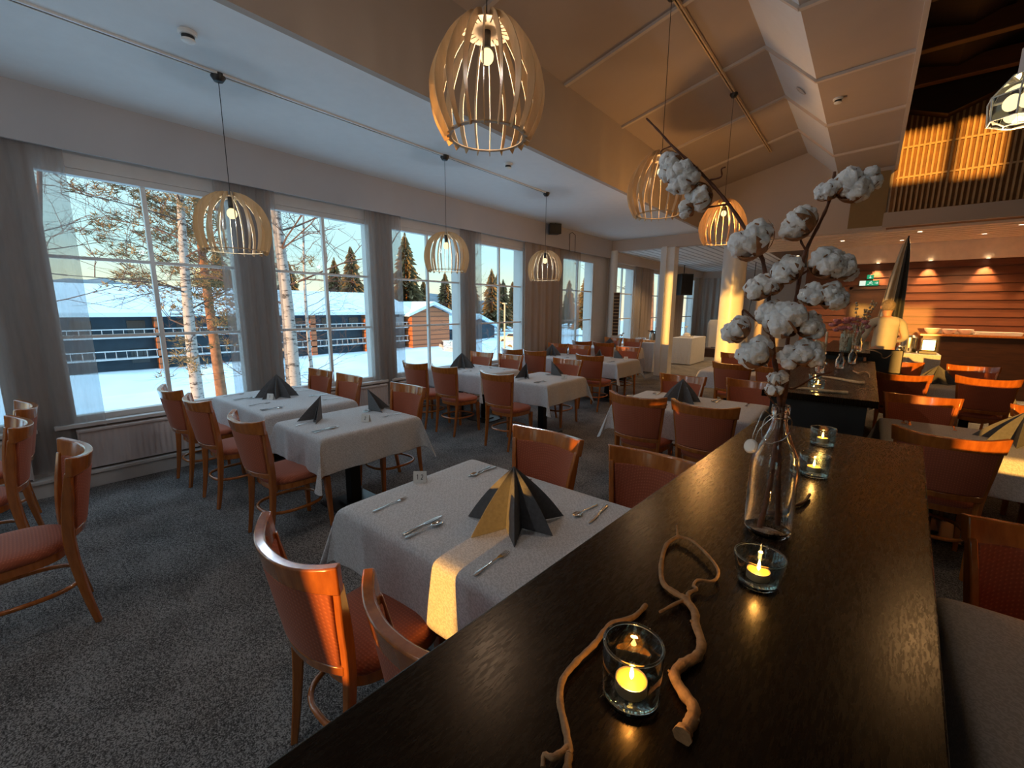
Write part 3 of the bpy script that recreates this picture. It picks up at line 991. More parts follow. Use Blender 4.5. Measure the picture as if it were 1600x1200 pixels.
def napkin_tri(x, y, label, rz=0, H=.19, W=.19):
    # napkin folded to a standing tent with two upright wings
    g = MB()
    for s in (1, -1):
        ang = s * .55
        bx, by = sin(ang), -cos(ang)
        g.add([(0, 0, H), (0, 0, 0), (bx * W, by * W, 0), (bx * W * .5, by * W * .5, H * .52)], [(0, 1, 2, 3)])
    g.add([(0, 0, H), (0, 0, 0), (0.01, -.10, 0)], [(0, 1, 2)])
    o = build('napkin_fan', g, 'napkin', smooth=0, solid=.004, loc=(x, y, base_z(0)))
    o.rotation_euler = (0, 0, rz)
    return tag(o, label, 'napkin', 'folded charcoal napkins')
def base_z(_): return TZ + .001
napkin_fan(-1.09, 1.35, 'large charcoal napkin fan with one golden sunlit pleat on the card 12 table', R=.215, H=.245, a0=-1.92, a1=2.44, n=5, rz=0)
napkin_fan(-4.62, 1.84, 'charcoal napkin fan on the first window table', R=.20, H=.225, a0=-2.0, a1=2.0, n=6, rz=.4)
napkin_tri(-3.40, 1.68, 'left folded charcoal napkin on the first small aisle table', rz=.3)
napkin_tri(-3.38, 2.10, 'right folded charcoal napkin on the first small aisle table, by the far chair', rz=2.2)
napkin_fan(-4.78, 4.62, 'charcoal napkin fan on the second window table', R=.20, H=.225, a0=-2.0, a1=2.0, n=6, rz=.4)
napkin_tri(-3.45, 4.52, 'left folded napkin on the second small aisle table', rz=.3)
napkin_tri(-3.32, 4.92, 'right folded napkin on the second small aisle table', rz=2.0)
napkin_fan(-4.75, 7.05, 'charcoal napkin fan on the third window table', R=.18, H=.215, a0=-2.0, a1=2.0, n=6, rz=.4)
napkin_tri(-3.68, 7.0, 'left folded napkin on the third aisle table', rz=.3)
napkin_tri(-3.60, 7.42, 'right folded napkin on the third aisle table', rz=2.0)
napkin_fan(-4.75, 9.52, 'napkin fan on the last window table', R=.18, H=.215, a0=-2.0, a1=2.0, n=6, rz=.4)
napkin_fan(-1.36, 4.36, 'charcoal napkin fan on the middle table beside the bar', R=.19, H=.22, a0=-1.7, a1=1.7, n=4, rz=.1)
napkin_fan(-1.2, 7.3, 'napkin fan on the farther middle table, mostly hidden by a chair', R=.17, H=.20, a0=-2.0, a1=2.0, n=6, rz=.4)
napkin_fan(.93, 4.52, 'large napkin fan with golden sunlit pleats on the right-hand table', R=.24, H=.22, a0=-1.8, a1=1.8, n=5, rz=.1)
napkin_fan(.76, 7.62, 'small napkin fan with golden sunlit top on the back right-hand table', R=.21, H=.22, a0=-1.8, a1=1.8, n=5, rz=.1)

# ================================================================== CUTLERY
def striploft(secs):
    # secs: (y, halfwidth, z, halfthick)
    rings = []
    for y, w, z, h in secs:
        rings.append([(w * cos(a), y, z + h * sin(a)) for a in [2 * pi * k / 8 + pi / 8 for k in range(8)]])
    return MB().loft(rings)
def make_fork():
    g = striploft([(0, .004, .002, .0012), (.01, .0085, .002, .0016), (.05, .006, .003, .0016), (.10, .0032, .006, .0018), (.13, .0034, .005, .0016), (.142, .0095, .003, .0012), (.155, .0115, .002, .0010)])
    for k in range(4):
        x = -.0095 + k * .0063
        g.tube([(x, .153, .002), (x, .170, .001), (x, .192, .004)], [.0020, .0017, .0009], 6)
    return build('fork', g, 'steel', smooth=40)
def make_knife():
    g = striploft([(0, .005, .003, .0025), (.01, .0085, .003, .003), (.06, .008, .003, .003), (.10, .006, .003, .003), (.108, .006, .003, .001), (.12, .0095, .003, .0008), (.17, .010, .003, .0007), (.20, .006, .003, .0006), (.212, .001, .003, .0005)])
    return build('table_knife', g, 'steel', smooth=40)
def make_spoon():
    g = striploft([(0, .004, .002, .0012), (.01, .0085, .002, .0016), (.05, .006, .003, .0016), (.10, .0032, .007, .0018), (.128, .0036, .006, .0016)])
    g2 = MB()
    rings = []
    for j in range(7):
        t = j / 6; rr = t
        rings.append([(.019 * rr * cos(a), .155 + .029 * rr * sin(a), .0015 + .006 * t * t) for a in [2 * pi * k / 20 for k in range(20)]])
    for j in range(7):
        t = 1 - j / 6; rr = t * .93
        rings.append([(.019 * rr * cos(a), .155 + .029 * rr * sin(a), .0028 + .006 * t * t) for a in [2 * pi * k / 20 for k in range(20)]])
    g.loft(rings, cap=False)
    return build('spoon', g, 'steel', smooth=50)
KIT = {}
def cutlery(kind, x, y, rz, label, z=TZ):
    lab = {'fork': 'fork', 'knife': 'knife', 'spoon': 'spoon'}[kind]
    if kind not in KIT:
        o = {'fork': make_fork, 'knife': make_knife, 'spoon': make_spoon}[kind]()
        KIT[kind] = o
    else:
        o = KIT[kind].copy(); COL.objects.link(o)
    o.location = (x, y, z + .001); o.rotation_euler = (0, 0, rz)
    return tag(o, label, lab, 'steel %ss on the tables' % lab)
cutlery('fork', -1.62, 1.00, .04, 'fork alone at the left edge of the card 12 table, before the left chair')
cutlery('knife', -1.355, .965, .0, 'knife lying under a spoon left of the napkin fan on the card 12 table')
cutlery('spoon', -1.325, .955, -.08, 'spoon beside the knife left of the big napkin fan')
cutlery('fork', -.945, .955, .03, 'fork in front of the big napkin fan near the bar')
cutlery('spoon', -1.60, 1.76, pi + .15, 'spoon crossing a knife at the far left corner of the card 12 table')
cutlery('knife', -1.565, 1.775, pi - .1, 'knife at the far left corner of the card 12 table, beneath the spoon')
cutlery('spoon', -.885, 1.72, pi - .1, 'spoon at the far right of the card 12 table beside the bar')
cutlery('knife', -.845, 1.74, pi + .1, 'knife at the far right of the card 12 table beside the bar')
cutlery('fork', -1.30, 1.76, pi, 'fork half hidden behind the big napkin fan')
def place_setting(cx, cy, face, seat, tbl):
    s = 1 if face == 'N' else -1
    r = 0 if s == 1 else pi
    cutlery('fork', cx - s * .14, cy, r + random.uniform(-.05, .05), 'fork before the %s chair of the %s' % (seat, tbl))
    cutlery('knife', cx + s * .12, cy, r + random.uniform(-.03, .03), 'knife before the %s chair of the %s' % (seat, tbl))
    cutlery('spoon', cx + s * .155, cy, r + random.uniform(-.05, .1), 'spoon at the %s chair of the %s' % (seat, tbl))
for kk, xs_, seats in (('win1', (-4.85, -4.2), 'LR'), ('win2', (-4.75, -4.25), 'LR'), ('win3', (-4.9, -4.4), 'LR'), ('mid1', (-1.55, -.95), 'LR'), ('rgt1', (.48, 1.15), 'LR'), ('ais1', (-3.19,), 'S'), ('ais2', (-3.22,), 'S'), ('ais3', (-3.5,), 'S')):
    cx, cy, sx, sy, nm = TABLES[kk]
    for x_, st in zip(xs_, ('left', 'right') if seats == 'LR' else ('only',)):
        place_setting(x_, cy - sy / 2 + .04, 'N', st + ' near', nm)
        place_setting(x_, cy + sy / 2 - .04, 'S', st + ' far', nm)
cutlery('spoon', .50, 1.74, pi - .2, 'spoon at the right edge of the view on the nearest right-hand table')
cutlery('knife', .545, 1.76, pi - .1, 'knife at the right edge of the view on the nearest right-hand table')

# numbered table cards
DIG = {'1': [(-.3, .3, 0, .5), (0, .5, 0, -.5)], '2': [(-.3, .3, 0, .5), (0, .5, .3, .3), (.3, .3, .25, .05), (.25, .05, -.3, -.5), (-.3, -.5, .3, -.5)],
       '0': [(-.28, .3, 0, .5), (0, .5, .28, .3), (.28, .3, .28, -.3), (.28, -.3, 0, -.5), (0, -.5, -.28, -.3), (-.28, -.3, -.28, .3)]}
def table_card(x, y, rz, label, text='12', s=1.0, z=TZ):
    t = thing('table_card', label, 'table card', (x, y, z), rz, 'folded number cards on the tables')
    h, w, d = .058 * s, .034 * s, .018 * s
    g = MB()
    g.add([(-w, -d, 0), (w, -d, 0), (w, 0, h), (-w, 0, h)], [(0, 1, 2, 3)])
    g.add([(-w, d, 0), (w, d, 0), (w, 0, h), (-w, 0, h)], [(0, 1, 2, 3)])
    build('card', g, 'card', t, smooth=0, solid=.0012)
    g = MB()
    n = Vector((0, -h, d)).normalized()
    for i, ch in enumerate(text):
        ox = (i - (len(text) - 1) / 2) * .022 * s
        for x0, y0, x1, y1 in DIG[ch]:
            P = []
            for a, b in ((x0, y0), (x1, y1)):
                tt = .5 + b * .42
                P.append(Vector((ox + a * .018 * s, -d + d * tt, h * tt)) + n * .0014)
            g.bar(P[0], P[1], .0026 * s, .0006, up=n)
    build('number', g, 'ink', t, smooth=0)['label'] = 'printed table number in black'
    return t
table_card(-1.735, 1.36, .75, 'folded white card with number 12 on the foreground table')
table_card(-3.04, 1.86, .5, 'folded card at the right edge of the first small aisle table', '2')
table_card(-4.50, 1.72, .5, 'small card in front of the fan on the first window table', '1')
table_card(-2.98, 4.72, .5, 'small card on the second small aisle table', '2')
table_card(-3.30, 7.28, .5, 'small card on the third aisle table', '2')
table_card(-1.76, 4.02, .9, 'pale card at the left corner of the middle table beside the bar', '0')

# ================================================================== BARS
def bar_counter(name, P, ang, L, W, H, label, th=.045):
    t = thing(name, label, 'bar counter', (*P, 0), ang, 'black high bar counters')
    g = MB(); g.box((-W / 2, 0, H - th), (W / 2, L, H)); build('bar_top', g, 'bar', t, smooth=0, bevel=.003)
    g = MB(); g.box((-W / 2 + .05, .05, .0), (W / 2 - .05, L - .05, H - th)); build('body', g, 'black', t, smooth=0, bevel=.003)
    return t
AB = math.atan2(-.055, 1.0)
# centre line of the first bar passes (-.069, 2.40)
bar_counter('bar_counter', (-.069 - sin(-AB) * 3.0 - 0.003, 2.405 - 3.0 * cos(AB)), AB, 3.0, .615, 1.10, 'nearest long black bar top in the foreground holding the cotton bottle')
bar_counter('bar_counter', (-.205, 3.40), 0.0, 2.70, .63, 1.10, 'second black bar counter beyond the first one')
bar_counter('bar_counter', (-.17, 6.22), 0.0, 2.40, .46, 1.175, 'third and highest black bar counter, furthest away')

# ================================================================== PENDANTS
def make_pendant(name, prof, n, width, label, ring_r, bot_r, H, drop, group, phase=0.0):
    """origin at the ceiling canopy; shade top is `drop` below"""
    t = thing(name, label, 'pendant lamp', (0, 0, 0), 0, group)
    g = MB(); g.lathe([(.012, -.055), (.03, -.05), (.05, -.02), (.05, 0)], 24); build('canopy', g, 'black', t)
    g = MB(); g.cyl((0, 0, -.05), (0, 0, -drop - .06), .0028, n=6); build('cord', g, 'black', t)
    sm = smoothpts([(r, 0, z) for r, z in prof], 4)
    for k in range(n):
        a = 2 * pi * k / n + phase
        rings = []
        for i, p in enumerate(sm):
            d = (sm[min(i + 1, len(sm) - 1)] - sm[max(i - 1, 0)]).normalized()
            nr = Vector((d.z, 0, -d.x))
            if nr.x < 0: nr = -nr
            w = width * (.55 + .45 * sin(pi * min(1, max(0, (i + 2) / (len(sm) + 2)))))
            o_, i_ = p, p - nr * w
            ring = []
            for q, s in ((o_, -1), (o_, 1), (i_, 1), (i_, -1)):
                x, y, z = q.x, s * .002, q.z - drop
                ring.append((x * cos(a) - y * sin(a), x * sin(a) + y * cos(a), z))
            rings.append(ring)
        g = MB(); g.loft(rings); build('rib', g, 'ply', t, smooth=30)
    # slotted top disc
    g = MB()
    z = -drop - .035
    for k in range(n):
        a0, a1 = 2 * pi * (k + .12) / n + phase, 2 * pi * (k + .88) / n + phase
        g.add([(r * cos(a), r * sin(a), zz) for zz in (z, z + .005) for a in (a0, a1) for r in (ring_r * .62, ring_r * 1.12)],
              [(0, 1, 3, 2), (4, 6, 7, 5), (0, 4, 5, 1), (2, 3, 7, 6), (0, 2, 6, 4), (1, 5, 7, 3)])
    g.lathe([(.02, z), (ring_r * .64, z), (ring_r * .64, z + .005), (.02, z + .005)], 32, close=True)
    build('top_disc', g, 'ply', t, smooth=0)
    g = MB(); zb = -drop - H + .02
    g.lathe([(bot_r - .026, zb), (bot_r, zb), (bot_r, zb + .005), (bot_r - .026, zb + .005)], 48, close=True); build('bottom_ring', g, 'ply', t, smooth=30)
    g = MB(); g.lathe([(.006, -drop - .02), (.021, -drop - .03), (.021, -drop - .115), (.012, -drop - .118)], 20); build('socket', g, 'black', t)
    g = MB(); g.sphere((0, 0, -drop - .155), .036, 20, 12, (1, 1, 1.1)); build('bulb', g, 'bulb', t, smooth=60)
    return t
def lamp_light(root, drop, energy, col):
    l = bpy.data.lights.new('bulb_light', 'POINT'); l.energy = energy; l.color = col; l.shadow_soft_size = .03
    lo = bpy.data.objects.new('bulb_light', l); COL.objects.link(lo); lo.parent = root; lo.location = (0, 0, -drop - .23)
PG = 'birch plywood pendant lamps'
profA = [(.055, .0), (.12, -.018), (.205, -.085), (.255, -.19), (.268, -.29), (.255, -.38), (.228, -.462)]
lampA = make_pendant('pendant_lamp', profA, 18, .040, 'nearest window-row pendant with flat wooden ribs, in front of the first curtain', .075, .222, .462, .84, PG, .1)
lampA.location = (-4.0, 1.37, 3.37)
A_LAMPS = [(lampA, 7)]
for y_, r_, w_, l_ in ((3.62, .3, 7, 'second window-row pendant, in front of the lodge gable window'), (5.66, .5, 7, 'third and smallest window-row pendant, before the beige curtain'), (-.88, .2, 9, 'added fill pendant outside the view, nearest the wall behind the viewer')):
    A_LAMPS.append((dup(lampA, (-3.98, y_, 3.37), r_, l_), w_))  # the one behind the viewer is added for fill light
for o_, w_ in A_LAMPS: lamp_light(o_, .84, w_, (.72, .86, 1.0))
profB = [(.075, .035), (.15, -.01), (.235, -.11), (.300, -.25), (.312, -.36), (.288, -.47), (.235, -.575)]
XB = -1.74
ZB = 4.22 + .2467 * (XB + 3.04) - .035
lampB = make_pendant('pendant_lamp', profB, 20, .050, 'large wooden rib pendant at the top of the view', .12, .222, .575, ZB - 3.13, PG, .05)
lampB.location = (XB, 1.90, ZB)
B_LAMPS = [(lampB, 10, (1, .86, .74))]
for y_, r_, w_, c_, l_ in ((4.42, .3, 6, (1, .66, .36), 'large wooden rib pendant behind the left cotton branch'), (6.80, .5, 48, (1, .50, .15), 'farthest large wooden pendant, above the yellow pillar'),
                           (-.62, .1, 17, (.96, .97, 1), 'large fill pendant added just behind the viewer'), (-3.0, .4, 14, (.96, .97, 1), 'large fill pendant added beside the wall behind the viewer')):
    B_LAMPS.append((dup(lampB, (XB, y_, ZB), r_, l_), w_, c_))  # the two behind the viewer are added to brighten the foreground
for o_, w_, c_ in B_LAMPS: lamp_light(o_, ZB - 3.13, w_, c_)

# tracks
def track(x, z, y0, y1, label, mat='white'):
    t = thing('ceiling_track', label, 'lighting track', (x, 0, z), 0)
    g = MB(); g.box((-.026, y0, -.014), (-.010, y1, 0)); g.box((.010, y0, -.014), (.026, y1, 0)); build('rail', g, mat, t, smooth=0)
    g = MB(); g.box((-.010, y0, -.010), (.010, y1, 0)); build('slot', g, 'black', t, smooth=0)
track(-3.98, 3.37, YB + .3, 5.72, 'white lighting track along the low ceiling')
t = thing('ceiling_track', 'lighting track along the vaulted ceiling', 'lighting track', (XB, 0, ZB + .022), 0)
g = MB(); g.box((-.022, YB + .3, -.03), (-.007, 9.6, 0)); g.box((.007, YB + .3, -.03), (.022, 9.6, 0)); build('rail', g, 'ply', t, smooth=0)
g = MB(); g.box((-.007, YB + .3, -.01), (.007, 9.6, 0)); build('slot', g, 'black', t, smooth=0)

# smoke detectors
def detector(x, y, z, label, group='ceiling smoke detectors'):
    t = thing('smoke_detector', label, 'smoke detector', (x, y, z), 0, group)
    g = MB(); g.lathe([(.052, 0), (.052, -.018), (.046, -.026), (.001, -.026)], 24); build('base', g, 'white', t)
    g = MB(); g.lathe([(.036, -.026), (.034, -.045), (.030, -.047)], 24); build('vent_ring', g, 'black', t)
    g = MB(); g.lathe([(.040, -.047), (.037, -.056), (.022, -.064), (.001, -.066)], 24); build('cap', g, 'white', t)
detector(-3.56, 1.07, 3.37, 'smoke detector beside the near end of the track')
detector(-3.58, 4.28, 3.37, 'smoke detector below the big pendant on the low ceiling')
detector(-.58, 6.85, 4.15, 'smoke detector on the right panel of the vault')
t = thing('wall_vent', 'small round grille on the bright face of the vault', 'vent', (-.98, 6.9, 4.36), 0)
t.rotation_euler = (0, radians(43.7 + 90 - 90), 0)
g = MB(); g.lathe([(.07, 0), (.07, -.008), (.05, -.012), (.05, -.006), (.03, -.012), (.001, -.012)], 24); build('grille', g, 'batten', t)

# small loudspeaker on the valance and one by the far window
def speaker(loc, rz, s, label, tilt=.2):
    t = thing('loudspeaker', label, 'loudspeaker', loc, rz, 'black loudspeakers')
    w, h, d = .13 * s, .10 * s, .09 * s
    g = MB(); g.prism([(-w, -d), (w, -d), (w * .75, d), (-w * .75, d)], -h, h); build('cabinet', g, 'black', t, smooth=0, bevel=.01)
    g = MB(); g.box((-w * .86, -d - .006, -h * .86), (w * .86, -d, h * .86)); build('front_grille', g, 'blackmetal', t, smooth=0)
    g = MB(); g.bar((0, d * .8, 0), (0, d * .8 + .02, h * .9), .02, .02); g.cyl((w * .2, 0, h), (w * .2, 0, h + .03), .012, n=8); build('bracket', g, 'blackmetal', t, smooth=0)
    return t
speaker((-5.20, 7.70, 3.25), .9, 1.0, 'small black loudspeaker on the valance above the beige curtain')
sp = speaker((-4.98, 15.3, 2.47), 1.0, 2.6, 'tall black loudspeaker hanging by the far window')
sp.scale = (.7, .7, 1.35)
g = MB(); g.cyl((0, .05, .24), (0, .05, .482), .02, n=8); build('hanging_rod', g, 'blackmetal', sp)
g = MB(); g.tube([(-5.325, 8.50, 2.90), (-5.32, 8.50, 3.28), (-5.32, 8.60, 3.32), (-5.325, 8.74, 3.28), (-5.325, 8.74, 2.90)], .006, 6)
tag(build('hanging_cord', g, 'blackmetal'), 'thin dark cord looped on the valance right of the loudspeaker', 'cord')

# glass pendant on the right
t = thing('glass_pendant', 'clear faceted glass pendant on a pale cord at the upper right', 'pendant lamp', (.43, 3.15, 4.88), 0)
g = MB(); g.cyl((0, 0, 0), (0, 0, -2.08), .005, n=6); build('cord', g, 'card', t)
g = MB(); g.lathe([(.030, -2.06), (.030, -2.16), (.034, -2.175)], 16); build('cap', g, 'rad', t)
fr = [(.045, -2.17), (.115, -2.26), (.105, -2.36), (.05, -2.385)]
g = MB(); g.lathe([(.02, -2.16)] + fr + [(.001, -2.385)], 7); g.lathe([(.017, -2.165)] + [(r - .004, z) for r, z in fr[:-1]] + [(.046, -2.38), (.001, -2.381)], 7)
build('glass_shade', g, 'glass', t, smooth=0)
g = MB()
for k in range(7):
    a, a2 = 2 * pi * k / 7, 2 * pi * (k + 1) / 7
    P = [Vector((r * cos(a), r * sin(a), z)) for r, z in fr]; Q = [Vector((r * cos(a2), r * sin(a2), z)) for r, z in fr]
    for i in range(3): g.cyl(P[i], P[i + 1], .0035, n=5)
    for i in range(4): g.cyl(P[i], Q[i], .003, n=5)
build('shade_frame', g, 'card', t)
g = MB(); g.sphere((0, 0, -2.29), .035, 16, 10); build('bulb', g, 'bulb', t)

glass_l = t
GL = bpy.data.lights.new('bulb_light', 'POINT'); GL.energy = 7; GL.color = (1, .60, .25); GL.shadow_soft_size = .05
lo = bpy.data.objects.new('bulb_light', GL); COL.objects.link(lo); lo.parent = t; lo.location = (0, 0, -2.45)
dup(t, (2.9, 3.15, 4.88), .4, 'added fill pendant of faceted glass beyond the right edge of the view')  # unseen copies added for warm light on the right side
dup(t, (2.9, 6.4, 4.88), .9, 'added fill pendant of faceted glass beyond the right edge, over the sunlit table')
# recessed downlights, with their own lamps
def downlight(x, y, z, label, power=0.0, col=(1, .62, .28), ang=60, tilt=None, r=.035, group='small recessed ceiling spots'):
    t = thing('downlight', label, 'ceiling spot', (x, y, z), 0, group)
    g = MB(); g.lathe([(r, -.006), (r + .012, -.006), (r + .012, 0), (r, 0)], 20, close=True); build('trim_ring', g, 'white', t)
    g = MB(); g.lathe([(.001, -.003), (r, -.003)], 20); 
    build('lens', g, 'spotglow', t)
    if power:
        l = bpy.data.lights.new('downlight_beam', 'SPOT'); l.energy = power; l.color = col; l.spot_size = radians(ang); l.spot_blend = .6; l.shadow_soft_size = .03
        lo = bpy.data.objects.new('downlight_beam', l); COL.objects.link(lo); lo.parent = t; lo.location = (0, 0, -.02)
        if tilt: lo.rotation_euler = tilt
SG = 'wall-washing spots above the siding'
downlight(.03, 12.86, 2.69, 'left wall-washing spot above the exit sign', 110, ang=60, group=SG, tilt=(radians(14), 0, 0))
downlight(.88, 12.86, 2.69, 'middle wall-washing spot above the siding', 110, ang=60, group=SG, tilt=(radians(14), 0, 0))
downlight(1.71, 12.86, 2.69, 'right wall-washing spot above the bowls', 110, ang=60, group=SG, tilt=(radians(14), 0, 0))
downlight(2.55, 12.86, 2.69, 'wall-washing spot beyond the right edge', 110, ang=60, group=SG, tilt=(radians(14), 0, 0))
for x, y, l in ((.55, 11.1, 'ceiling spot nearest the hanging banner top'), (1.8, 11.2, 'ceiling spot near the right edge of the boarded ceiling'), (.35, 12.2, 'ceiling spot left over the serving counter'), (1.5, 12.1, 'ceiling spot right over the serving counter'), (-.6, 11.6, 'ceiling spot behind the cotton tips'), (3.2, 11.4, 'ceiling spot outside the right edge')):
    downlight(x, y, 3.074, l, 150, ang=120)
for x, y, l in ((-4.3, 12.3, 'ceiling spot over the coffee pots'), (-3.1, 13.6, 'ceiling spot seen right of the post'), (-3.3, 15.6, 'ceiling spot before the stage'), (-1.7, 14.5, 'ceiling spot in the passage behind the pillar')):
    downlight(x, y, 3.12, l, 90, ang=120)

# ================================================================== THINGS ON THE FIRST BAR
BZ = 1.10
def candle(x, y, r, h, label, z=BZ, rt=None, power=.6, rz=0, base=.012, tealight=1.0):
    rt = rt or r
    t = thing('candle_holder', label, 'candle holder', (x, y, z + .0005), rz, 'glass tealight holders on the bars')
    w = .0035
    prof = [(r - .0005, base * .5), (r, base * .7), (r + (rt - r) * .5, h * .5), (rt, h - .002), (rt - w * .5, h), (rt - w, h - .002), (r + (rt - r) * .5 - w, h * .5), (r - w, base + .003), (r - w, base + .001)]
    g = MB(); g.lathe(prof, 40, close=True); build('glass_cup', g, 'thin', t, smooth=50)
    g = MB(); g.tube([(( rt - w * .5) * cos(a), (rt - w * .5) * sin(a), h) for a in [2 * pi * k / 40 for k in range(40)]], .0021, 8, close=True); build('rim', g, 'glassg', t, smooth=60)
    g = MB(); g.lathe([(.002, 0), (r - .004, 0), (r - .0008, .0035), (r - .0008, base * .48), (r - .0036, base), (.002, base)], 40); build('thick_base', g, 'glassg', t, smooth=50)
    cr = .0195 * tealight
    g = MB(); g.lathe([(.001, base + .0006), (cr, base + .0006), (cr, base + .017), (cr - .0012, base + .017), (cr - .0012, base + .0135), (.001, base + .0135)], 28)
    build('tealight_cup', g, 'cup', t)
    g = MB(); g.lathe([(.001, base + .0140), (cr - .0014, base + .0140), (cr - .0014, base + .0152), (.001, base + .0150)], 28); build('wax', g, 'wax', t)
    g = MB(); g.lathe([(.0005, base + .016), (.0028, base + .020), (.0034, base + .024), (.0020, base + .032), (.0004, base + .040)], 12); build('flame', g, 'flame', t, smooth=60)
    l = bpy.data.lights.new('flame_glow', 'POINT'); l.energy = power; l.color = (1, .45, .10); l.shadow_soft_size = .004
    lo = bpy.data.objects.new('flame_glow', l); COL.objects.link(lo); lo.parent = t; lo.location = (0, 0, base + .045)
    return t
candle(-.203, .522, .040, .086, 'tallest tealight glass in the foreground with a willow twig beside it', rt=.042, tealight=1.15, power=.35)
candle(-.114, .934, .037, .062, 'tealight glass right in front of the cotton bottle', rt=.047, power=.35, tealight=1.1)
candle(-.085, 1.720, .043, .070, 'tealight glass just behind the cotton bottle', rt=.045, power=.35)
candle(-.090, 2.145, .043, .070, 'tealight glass at the far end of the nearest bar', rt=.045, power=.35)

def twig(name, chains, mat, label, cat='twig', knots=0.16, group=None):
    g = MB()
    for pts, r0, r1 in chains:
        p = smoothpts(pts, 4)
        n = len(p)
        rad = [(r0 + (r1 - r0) * i / (n - 1)) * (1 + knots * sin(i * 2.3) * sin(i * .7)) for i in range(n)]
        g.tube(p, rad, 8)
    return tag(build(name, g, mat, smooth=60), label, cat, group)
TG = 'curly willow twigs on the bars'
A_ = [(-0.123, 0.506, 1.110), (-0.121, 0.53, 1.110), (-0.125, 0.552, 1.11), (-0.142, 0.565, 1.11), (-0.163, 0.587, 1.11), (-0.161, 0.615, 1.11), (-0.148, 0.648, 1.11), (-0.151, 0.681, 1.11), (-0.171, 0.718, 1.11), (-0.183, 0.751, 1.11), (-0.21, 0.777, 1.11), (-0.233, 0.785, 1.108), (-0.259, 0.8, 1.108), (-0.284, 0.858, 1.108), (-0.304, 0.945, 1.108), (-0.295, 0.997, 1.110), (-0.263, 0.994, 1.112), (-0.219, 0.958, 1.112), (-0.183, 0.91, 1.112), (-0.18, 0.865, 1.112), (-0.206, 0.847, 1.112), (-0.207, 0.822, 1.112)]
twig('willow_twig', [(A_[:11], .0090, .0068), (A_[10:16], .0060, .0042), (A_[15:], .0038, .0026), ([(-.195, .765, 1.110), (-.207, .79, 1.112), (-.198, .812, 1.114), (-.207, .822, 1.112)], .0045, .003),
     ([(-0.206, 0.776, 1.110), (-0.22, 0.746, 1.108), (-0.233, 0.714, 1.106)], .0038, .0022), ([(-0.293, 0.988, 1.110), (-0.309, 1.026, 1.122)], .003, .0022),
     ([(-.1235, .5, 1.110), (-.1235, .512, 1.110)], .0125, .0095), ([(-.163, .587, 1.11), (-.172, .585, 1.116)], .003, .0015), ([(-.121, .53, 1.11), (-.112, .534, 1.114)], .003, .0015), ([(-.171, .718, 1.11), (-.18, .716, 1.115)], .003, .0018)],
     'twig', 'long curly willow twig with a looped tip in the middle of the foreground bar', group=TG)
B_ = [(-0.224, 0.389, 1.108), (-0.229, 0.397, 1.108), (-0.249, 0.419, 1.108), (-0.272, 0.443, 1.108), (-0.289, 0.476, 1.108), (-0.29, 0.518, 1.109), (-0.285, 0.566, 1.110), (-0.287, 0.598, 1.109), (-0.285, 0.631, 1.108), (-0.264, 0.669, 1.107), (-0.259, 0.715, 1.107)]
twig('willow_twig', [(B_, .0052, .0044), ([(-0.229, 0.397, 1.109), (-0.235, 0.372, 1.112), (-0.246, 0.368, 1.110), (-0.241, 0.358, 1.106)], .0045, .003), ([(-.224, .389, 1.108), (-.216, .372, 1.106)], .005, .0055)],
     'twig', 'thin curly willow twig curving behind the tallest tealight glass', group=TG)
twig('willow_twig', [([(-.165, 1.32, 1.106), (-.120, 1.36, 1.106), (-.085, 1.42, 1.106), (-.075, 1.50, 1.108)], .005, .004)], 'cstem', 'dark bit of twig lying right of the cotton bottle', group=TG)

# swing-top bottle
bx, by = -.137, 1.185
t = thing('swing_top_bottle', 'clear swing-top glass bottle holding the cotton branches', 'bottle', (bx, by, BZ + .0005), 0)
outer = [(.002, .004), (.030, .004), (.040, 0), (.048, .002), (.052, .010), (.053, .10), (.0525, .175), (.049, .200), (.036, .228), (.022, .262), (.0165, .285), (.0160, .300), (.0195, .304), (.0195, .322), (.0175, .326)]
inner = [(.0145, .324), (.0130, .300), (.0130, .285), (.0185, .262), (.0325, .228), (.0455, .200), (.0492, .175), (.0495, .10), (.0485, .016), (.040, .008), (.002, .010)]
g = MB(); g.lathe(outer + inner, 48); build('glass_body', g, 'glass', t, smooth=45)
g = MB()
ring = [(.0200 * cos(a), .0200 * sin(a), .296) for a in [2 * pi * k / 24 for k in range(24)]]
g.tube(ring, .0014, 6, close=True)
g.tube(smoothpts([(.021, 0, .296), (.026, -.006, .285), (.020, -.022, .255), (.0, -.034, .240), (-.016, -.036, .236), (-.030, -.030, .252), (-.030, -.012, .285), (-.021, 0, .296)], 3), .0013, 6)
g.tube(smoothpts([(-.021, 0, .298), (-.033, -.012, .308), (-.040, -.025, .280), (-.048, -.032, .245), (-.046, -.035, .225)], 3), .0013, 6)
g.tube(smoothpts([(.021, 0, .298), (.012, -.02, .312), (-.010, -.034, .300), (-.036, -.040, .262), (-.040, -.042, .225)], 3), .0013, 6)
build('wire_bail', g, 'chrome', t, smooth=60)
g = MB(); g.lathe([(.001, 0), (.010, 0), (.0165, .003), (.0175, .009), (.014, .013), (.001, .014)], 24)
g.xf(Matrix.Translation((-.044, -.040, .222)) @ Matrix.Rotation(radians(70), 4, 'X') @ Matrix.Rotation(radians(-25), 4, 'Y'))
build('stopper', g, 'china', t, smooth=40)

